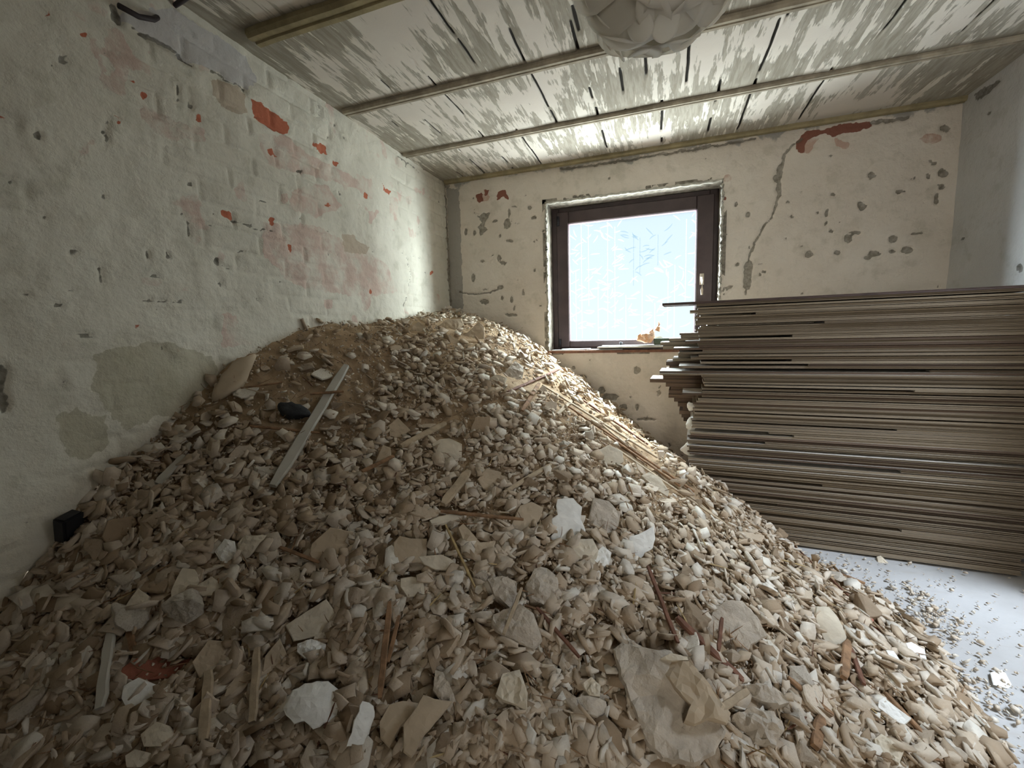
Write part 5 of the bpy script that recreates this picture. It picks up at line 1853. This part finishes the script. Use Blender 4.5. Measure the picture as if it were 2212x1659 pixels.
PROTR = {  # height above the floor: how far the left end sticks out
}
front = []
z = 0.012
while z < 1.285:
    t = rk.uniform(0.0085, 0.0125)
    front.append([z, t])
    z += t + (rk.uniform(0.002, 0.008) if rk.random() < 0.13 else rk.uniform(0.0, 0.0012))
nF = len(front)
ends = {1.235: -0.05, 1.115: -0.10, 1.09: -0.12, 1.07: -0.07, 1.05: -0.17, 1.03: -0.13, 1.01: -0.10, 0.975: -0.04, 0.93: -0.10, 0.90: -0.20, 0.79: -0.08}
for i_, (z, t) in enumerate(front):
    k = nF - i_
    drift = 0.02 * math.sin(z * 9) + (-0.045 if z > 0.5 and z < 0.75 else 0) * 0.5 - (0.025 if z < 0.5 else 0)
    x0 = drift + rk.uniform(-0.010, 0.012)
    for ez, ex in ends.items():
        if abs(z - ez) < 0.006:
            x0 = ex
    y0 = rk.uniform(-0.004, 0.012) + (0.02 if rk.random() < 0.10 else 0)
    x1 = 1.30 + rk.uniform(-0.03, 0.03) if z > 0.95 else 1.34 + rk.uniform(-0.02, 0.02)
    kind = rk.choice((0, 0, 1, 2, 2))
    if rk.random() < 0.11 and i_ < nF - 2:
        x0 = rk.choice((rk.uniform(0.25, 0.6), rk.uniform(0.7, 1.1)))
        short = True
    else:
        short = False
    mats = [M['board'], M['board_face'], M['board_glare']]
    if rk.random() < 0.10:
        mats = [M['board_dark'], M['board_face'], M['board_glare']]
    if i_ == nF - 1:
        x0, y0, kind = -0.19, -0.004, 2
        mats = [M['board_top'], M['board_top'], M['board_top']]
    if x0 < -0.03:  # protruding tops painted pale as window glare
        mats = [mats[0], M['board_glare'], M['board_glare']] if i_ < nF - 1 else mats
    V, Fc, mi_ = board_mesh(x0, x1, 0.20, t, kind)
    o = mesh_obj('panelling_board', V, Fc, mats, None, False, mi_)
    o.location = stack_o + Vector((0, 0, z)) + Vector((math.sin(-SA) * 0, 0, 0))
    o.rotation_euler = (0, rk.uniform(-0.0012, 0.0012), SA + rk.uniform(-0.003, 0.003))
    o.location += Vector((-math.sin(SA) * y0, math.cos(SA) * y0, 0))
    if i_ == nF - 1:
        lb = 'topmost dark brown board of the front stack, its left end reaching out before the window'
    elif x0 < -0.06:
        lb = '%s board from the front stack top, left end sticking far out' % ordinal(k)
    elif short:
        lb = '%s board from the front stack top, short, leaving a dark slot' % ordinal(k)
    elif mats[0] is M['board_dark']:
        lb = '%s board from the front stack top, with dark brown edge' % ordinal(k)
    else:
        lb = '%s board from the front stack top, with grey-brown edge' % ordinal(k)
    tag(o, lb, 'board', 'boards of the front stack')
# the second row behind, dark ends showing at the left
z = 0.012
back = []
while z < 1.27:
    t = rk.uniform(0.016, 0.026)
    back.append([z, t])
    z += t + rk.uniform(0.0005, 0.003)
nB = len(back)
for i_, (z, t) in enumerate(back):
    prof_ = 0.02 + 0.16 * max(0.0, 1 - ((z - 0.86) / 0.30) ** 2)
    x0 = -prof_ + rk.uniform(-0.025, 0.03)
    if abs(z - 0.83) < 0.012:
        x0 = -0.27
    light_ = z > 0.93  # upper rear boards carry window glare as pale tops and ends
    if 0.93 < z < 1.10:
        x0 = rk.uniform(-0.24, -0.08)
    if z > 1.10:
        x0 = rk.uniform(0.0, 0.06)
    y0 = 0.235 + rk.uniform(0, 0.01)
    V, Fc, mi_ = board_mesh(x0, 1.20 + rk.uniform(-0.03, 0.03), 0.22, t, 2)
    o = mesh_obj('panelling_board', V, Fc, [M['board'] if light_ else M['board_dark'], M['board_glare'] if light_ else M['board_dark'], M['board_glare'] if light_ else M['board_dark']], None, False, mi_)
    o.rotation_euler = (0, 0, SA + rk.uniform(-0.01, 0.01))
    o.location = stack_o + Vector((-math.sin(SA) * y0, math.cos(SA) * y0, z))
    tag(o, '%s board from the rear stack top, %s' % (ordinal(nB - i_), 'pale, window light painted on its end' if light_ else ('dark brown, reaching furthest left' if x0 < -0.25 else 'dark brown')), 'board', 'boards of the rear stack')
# torn packing foam at the stack ends
for k, (a_, b_, s_) in enumerate(((1497, 880, 0.030), (1500, 918, 0.036), (1493, 972, 0.042))):
    p = at_y(a_, b_, 2.52)
    V = lump_verts(ICO3, np.random.default_rng(40 + k), 8, 0.12, (0.9, 1.0)) * s_
    o = mesh_obj('foam_scrap', V, ICO3F, M['white'], None, True)
    o.location = (p[0] - 0.005, p[1] + 0.02, p[2])
    tag(o, ('white torn foam scrap at the left end of the front stack, uppermost of three', 'white torn foam scrap at the left end of the front stack, middle of three', 'white torn foam scrap at the left end of the front stack, lowest of three')[k], 'foam scrap', 'white scraps at the stack end')

# ------------------------------------------------------------------ things on the window sill
ZS = WZ0 + 0.002


def sill_box(name, p1, p2, y0, y1, h, mat, label, cat, z=ZS, rot=0.0, bev=0.001):
    a_, b_ = at_y(p1, 745, YB + 0.05)[0], at_y(p2, 745, YB + 0.05)[0]
    o = box(name, (-(b_ - a_) / 2, (b_ - a_) / 2, -(y1 - y0) / 2, (y1 - y0) / 2, 0, h), M[mat], None, bev)
    o.location = ((a_ + b_) / 2, (y0 + y1) / 2, z)
    o.rotation_euler = (0, 0, rot)
    return tag(o, label, cat)


sill_box('laminate_strip', 1195, 1265, YB + 0.00, YB + 0.06, 0.006, 'sill_strip', 'whitish flat strip at the far left of the window sill', 'strip', rot=0.06)
sill_box('laminate_strip', 1215, 1275, YB + 0.02, YB + 0.08, 0.006, 'sill_strip', 'whitish flat strip lying across the leftmost one on the sill', 'strip', ZS + 0.0065, -0.05)
sill_box('laminate_strip', 1268, 1345, YB + 0.01, YB + 0.07, 0.006, 'sill_strip', 'whitish flat strip in the middle of the sill under the long grey panel', 'strip', ZS, 0.02)
sill_box('board_offcut', 1292, 1475, YB - 0.01, YB + 0.13, 0.010, 'pvc', 'long grey panel offcut lying along the right half of the sill', 'panel', ZS + 0.014, -0.02)
sill_box('board_offcut', 1300, 1440, YB + 0.03, YB + 0.12, 0.008, 'sill_strip', 'shorter white panel offcut on top of the long grey one', 'panel', ZS + 0.0245, 0.03)
gb = sill_box('small_box', 1412, 1458, YB + 0.04, YB + 0.11, 0.045, 'green', 'small dark green box standing on the sill panels', 'box', ZS + 0.033, 0.0, 0.003)
kx = at_y(1341, 738, YB + 0.04)[0]
kn = mesh_obj('black_knob', *merge([tube([(0, 0, 0), (0, 0, 0.012)], 0.006, 10), tube([(0, 0, 0.012), (0, 0, 0.018), (0, 0, 0.024)], [0.010, 0.013, 0.009], 12)]), M['dark'], None, True)
kn.location = (kx, YB + 0.05, ZS + 0.033)
tag(kn, 'small black knob sitting on the white panel offcut', 'knob')
# crumpled orange foam
V = lump_verts(ICO3, np.random.default_rng(77), 12, 0.16, (0.9, 1.0)) * np.array([0.075, 0.045, 0.062])
V = V @ np.array(Matrix.Rotation(-0.5, 3, 'Y')).T
of = mesh_obj('crumpled_foam', V, ICO3F, M['orange'], None, False)
ox = at_y(1400, 722, YB + 0.06)
of.location = (ox[0], YB + 0.055, ZS + 0.033 + 0.055)
tag(of, 'crumpled orange foam ball with a torn tip on the window sill', 'foam')
tp = at_y(1419, 700, YB + 0.05)
V, Fc = tube([(0, 0, -0.05), (0.012, 0, -0.02), (0.016, 0, 0.0), (0.010, 0, 0.022)], [0.022, 0.014, 0.009, 0.001], 8)
tt = mesh_obj('torn_tip', V, Fc, M['orange'], of)
tt.location = (tp[0] - ox[0], 0, tp[2] - of.location[2])
gl = mesh_obj('plastic_disc', *tube([(0, -0.002, 0), (0, 0.002, 0)], [0.032, 0.032], 20, True), M['sill_strip'])
gp = at_y(1424, 705, YB + 0.10)
gl.location = (gp[0], YB + 0.10, ZS + 0.033 + 0.03)
tag(gl, 'pale plastic disc standing behind the orange foam', 'disc')

# ------------------------------------------------------------------ cable under the ceiling, top left
cp = [at_x(258, 48, XL + 0.02), at_x(256, 12, XL + 0.02), at_x(300, 36, XL + 0.02), at_x(332, 42, XL + 0.03)]
ce_ = [at_z(352, 30, ROOM_H - 0.02), at_z(392, 2, ROOM_H - 0.015), at_z(430, -25, ROOM_H - 0.012)]
cb = mesh_obj('cable', *tube([Vector(p) for p in cp[1:] + ce_], 0.009, 8), M['cable'], None, True)
tag(cb, 'thick dark cable hanging in a sag across the upper left corner', 'cable')

# ------------------------------------------------------------------ pendant lamp of white plastic petals
lc = Vector(at_z(1416, -42, 2.16))
lamp = tag(empty('pendant_lamp', (lc.x, lc.y, 0)), 'white pendant lamp of overlapping plastic petals hanging from the ceiling', 'lamp')
RL = float((lc - Vector(CAM)).length) / F * 97


def petal(az, t0, t1, width, rad, flare, cup, tilt=0.0):
    V, Fc = [], []
    nu, nv = 16, 10
    for a_ in range(nu + 1):
        u_ = a_ / nu
        th = t0 + (t1 - t0) * u_
        w = width * RL * max(0.03, (1 - abs(2 * u_ - 1.05) ** 3.2)) ** 0.5 * (0.8 + 0.2 * u_)
        for b_ in range(nv + 1):
            s_ = b_ / nv * 2 - 1
            rr = RL * (rad + flare * u_ ** 2.5 - cup * s_ * s_)
            V.append(Vector((rr * math.sin(th) + tilt * RL * s_ * 0.1, w * s_, rr * math.cos(th))))
    for a_ in range(nu):
        for b_ in range(nv):
            q_ = a_ * (nv + 1) + b_
            Fc.append((q_, q_ + 1, q_ + nv + 2, q_ + nv + 1))
    R_ = Matrix.Rotation(az, 3, 'Z')
    o = mesh_obj('petal', [R_ @ v for v in V], Fc, M['petal'], lamp, True)
    o.location = (0, 0, lc.z)
    md = o.modifiers.new('thickness', 'SOLIDIFY')
    md.thickness = 0.0012
    return o


rl = random.Random(4)
for n, t0, t1, width, rad, flare, cup in ((5, 1.3, 3.02, 0.62, 0.88, 0.00, 0.01), (6, 0.8, 2.50, 0.74, 0.94, 0.02, 0.02), (6, 0.4, 2.15, 0.80, 0.99, 0.03, 0.03), (5, 0.2, 1.5, 0.80, 1.0, 0.04, 0.03)):
    off = rl.uniform(0, 6)
    for k in range(n):
        petal(off + 2 * math.pi * k / n + rl.uniform(-0.1, 0.1), t0, t1 + rl.uniform(-0.08, 0.08), width, rad, flare, cup, rl.uniform(-1, 1))
for az, t0, t1 in ((4.2, 2.35, 2.85), (5.2, 2.5, 2.95)):
    petal(az, t0, t1, 0.22, 0.95, 0.10, 0.04)
mesh_obj('socket', *tube([(0, 0, lc.z + 0.12), (0, 0, lc.z + 0.06), (0, 0, lc.z + 0.02)], [0.016, 0.022, 0.020], 14), M['white'], lamp, True)
mesh_obj('bulb', ICO3 * 0.032 + np.array([0, 0, lc.z - 0.01]), ICO3F, simple_mat('frosted_bulb', (0.7, 0.7, 0.68), 0.3, 0.03, 5, 0), lamp, True)
mesh_obj('cord', *tube([(0, 0, lc.z + 0.11), (0, 0, ROOM_H - 0.02)], 0.0035, 8), M['white'], lamp, True)
mesh_obj('canopy', *tube([(0, 0, ROOM_H - 0.045), (0, 0, ROOM_H - 0.02), (0, 0, ROOM_H - 0.002)], [0.02, 0.045, 0.05], 18), M['white'], lamp, True)
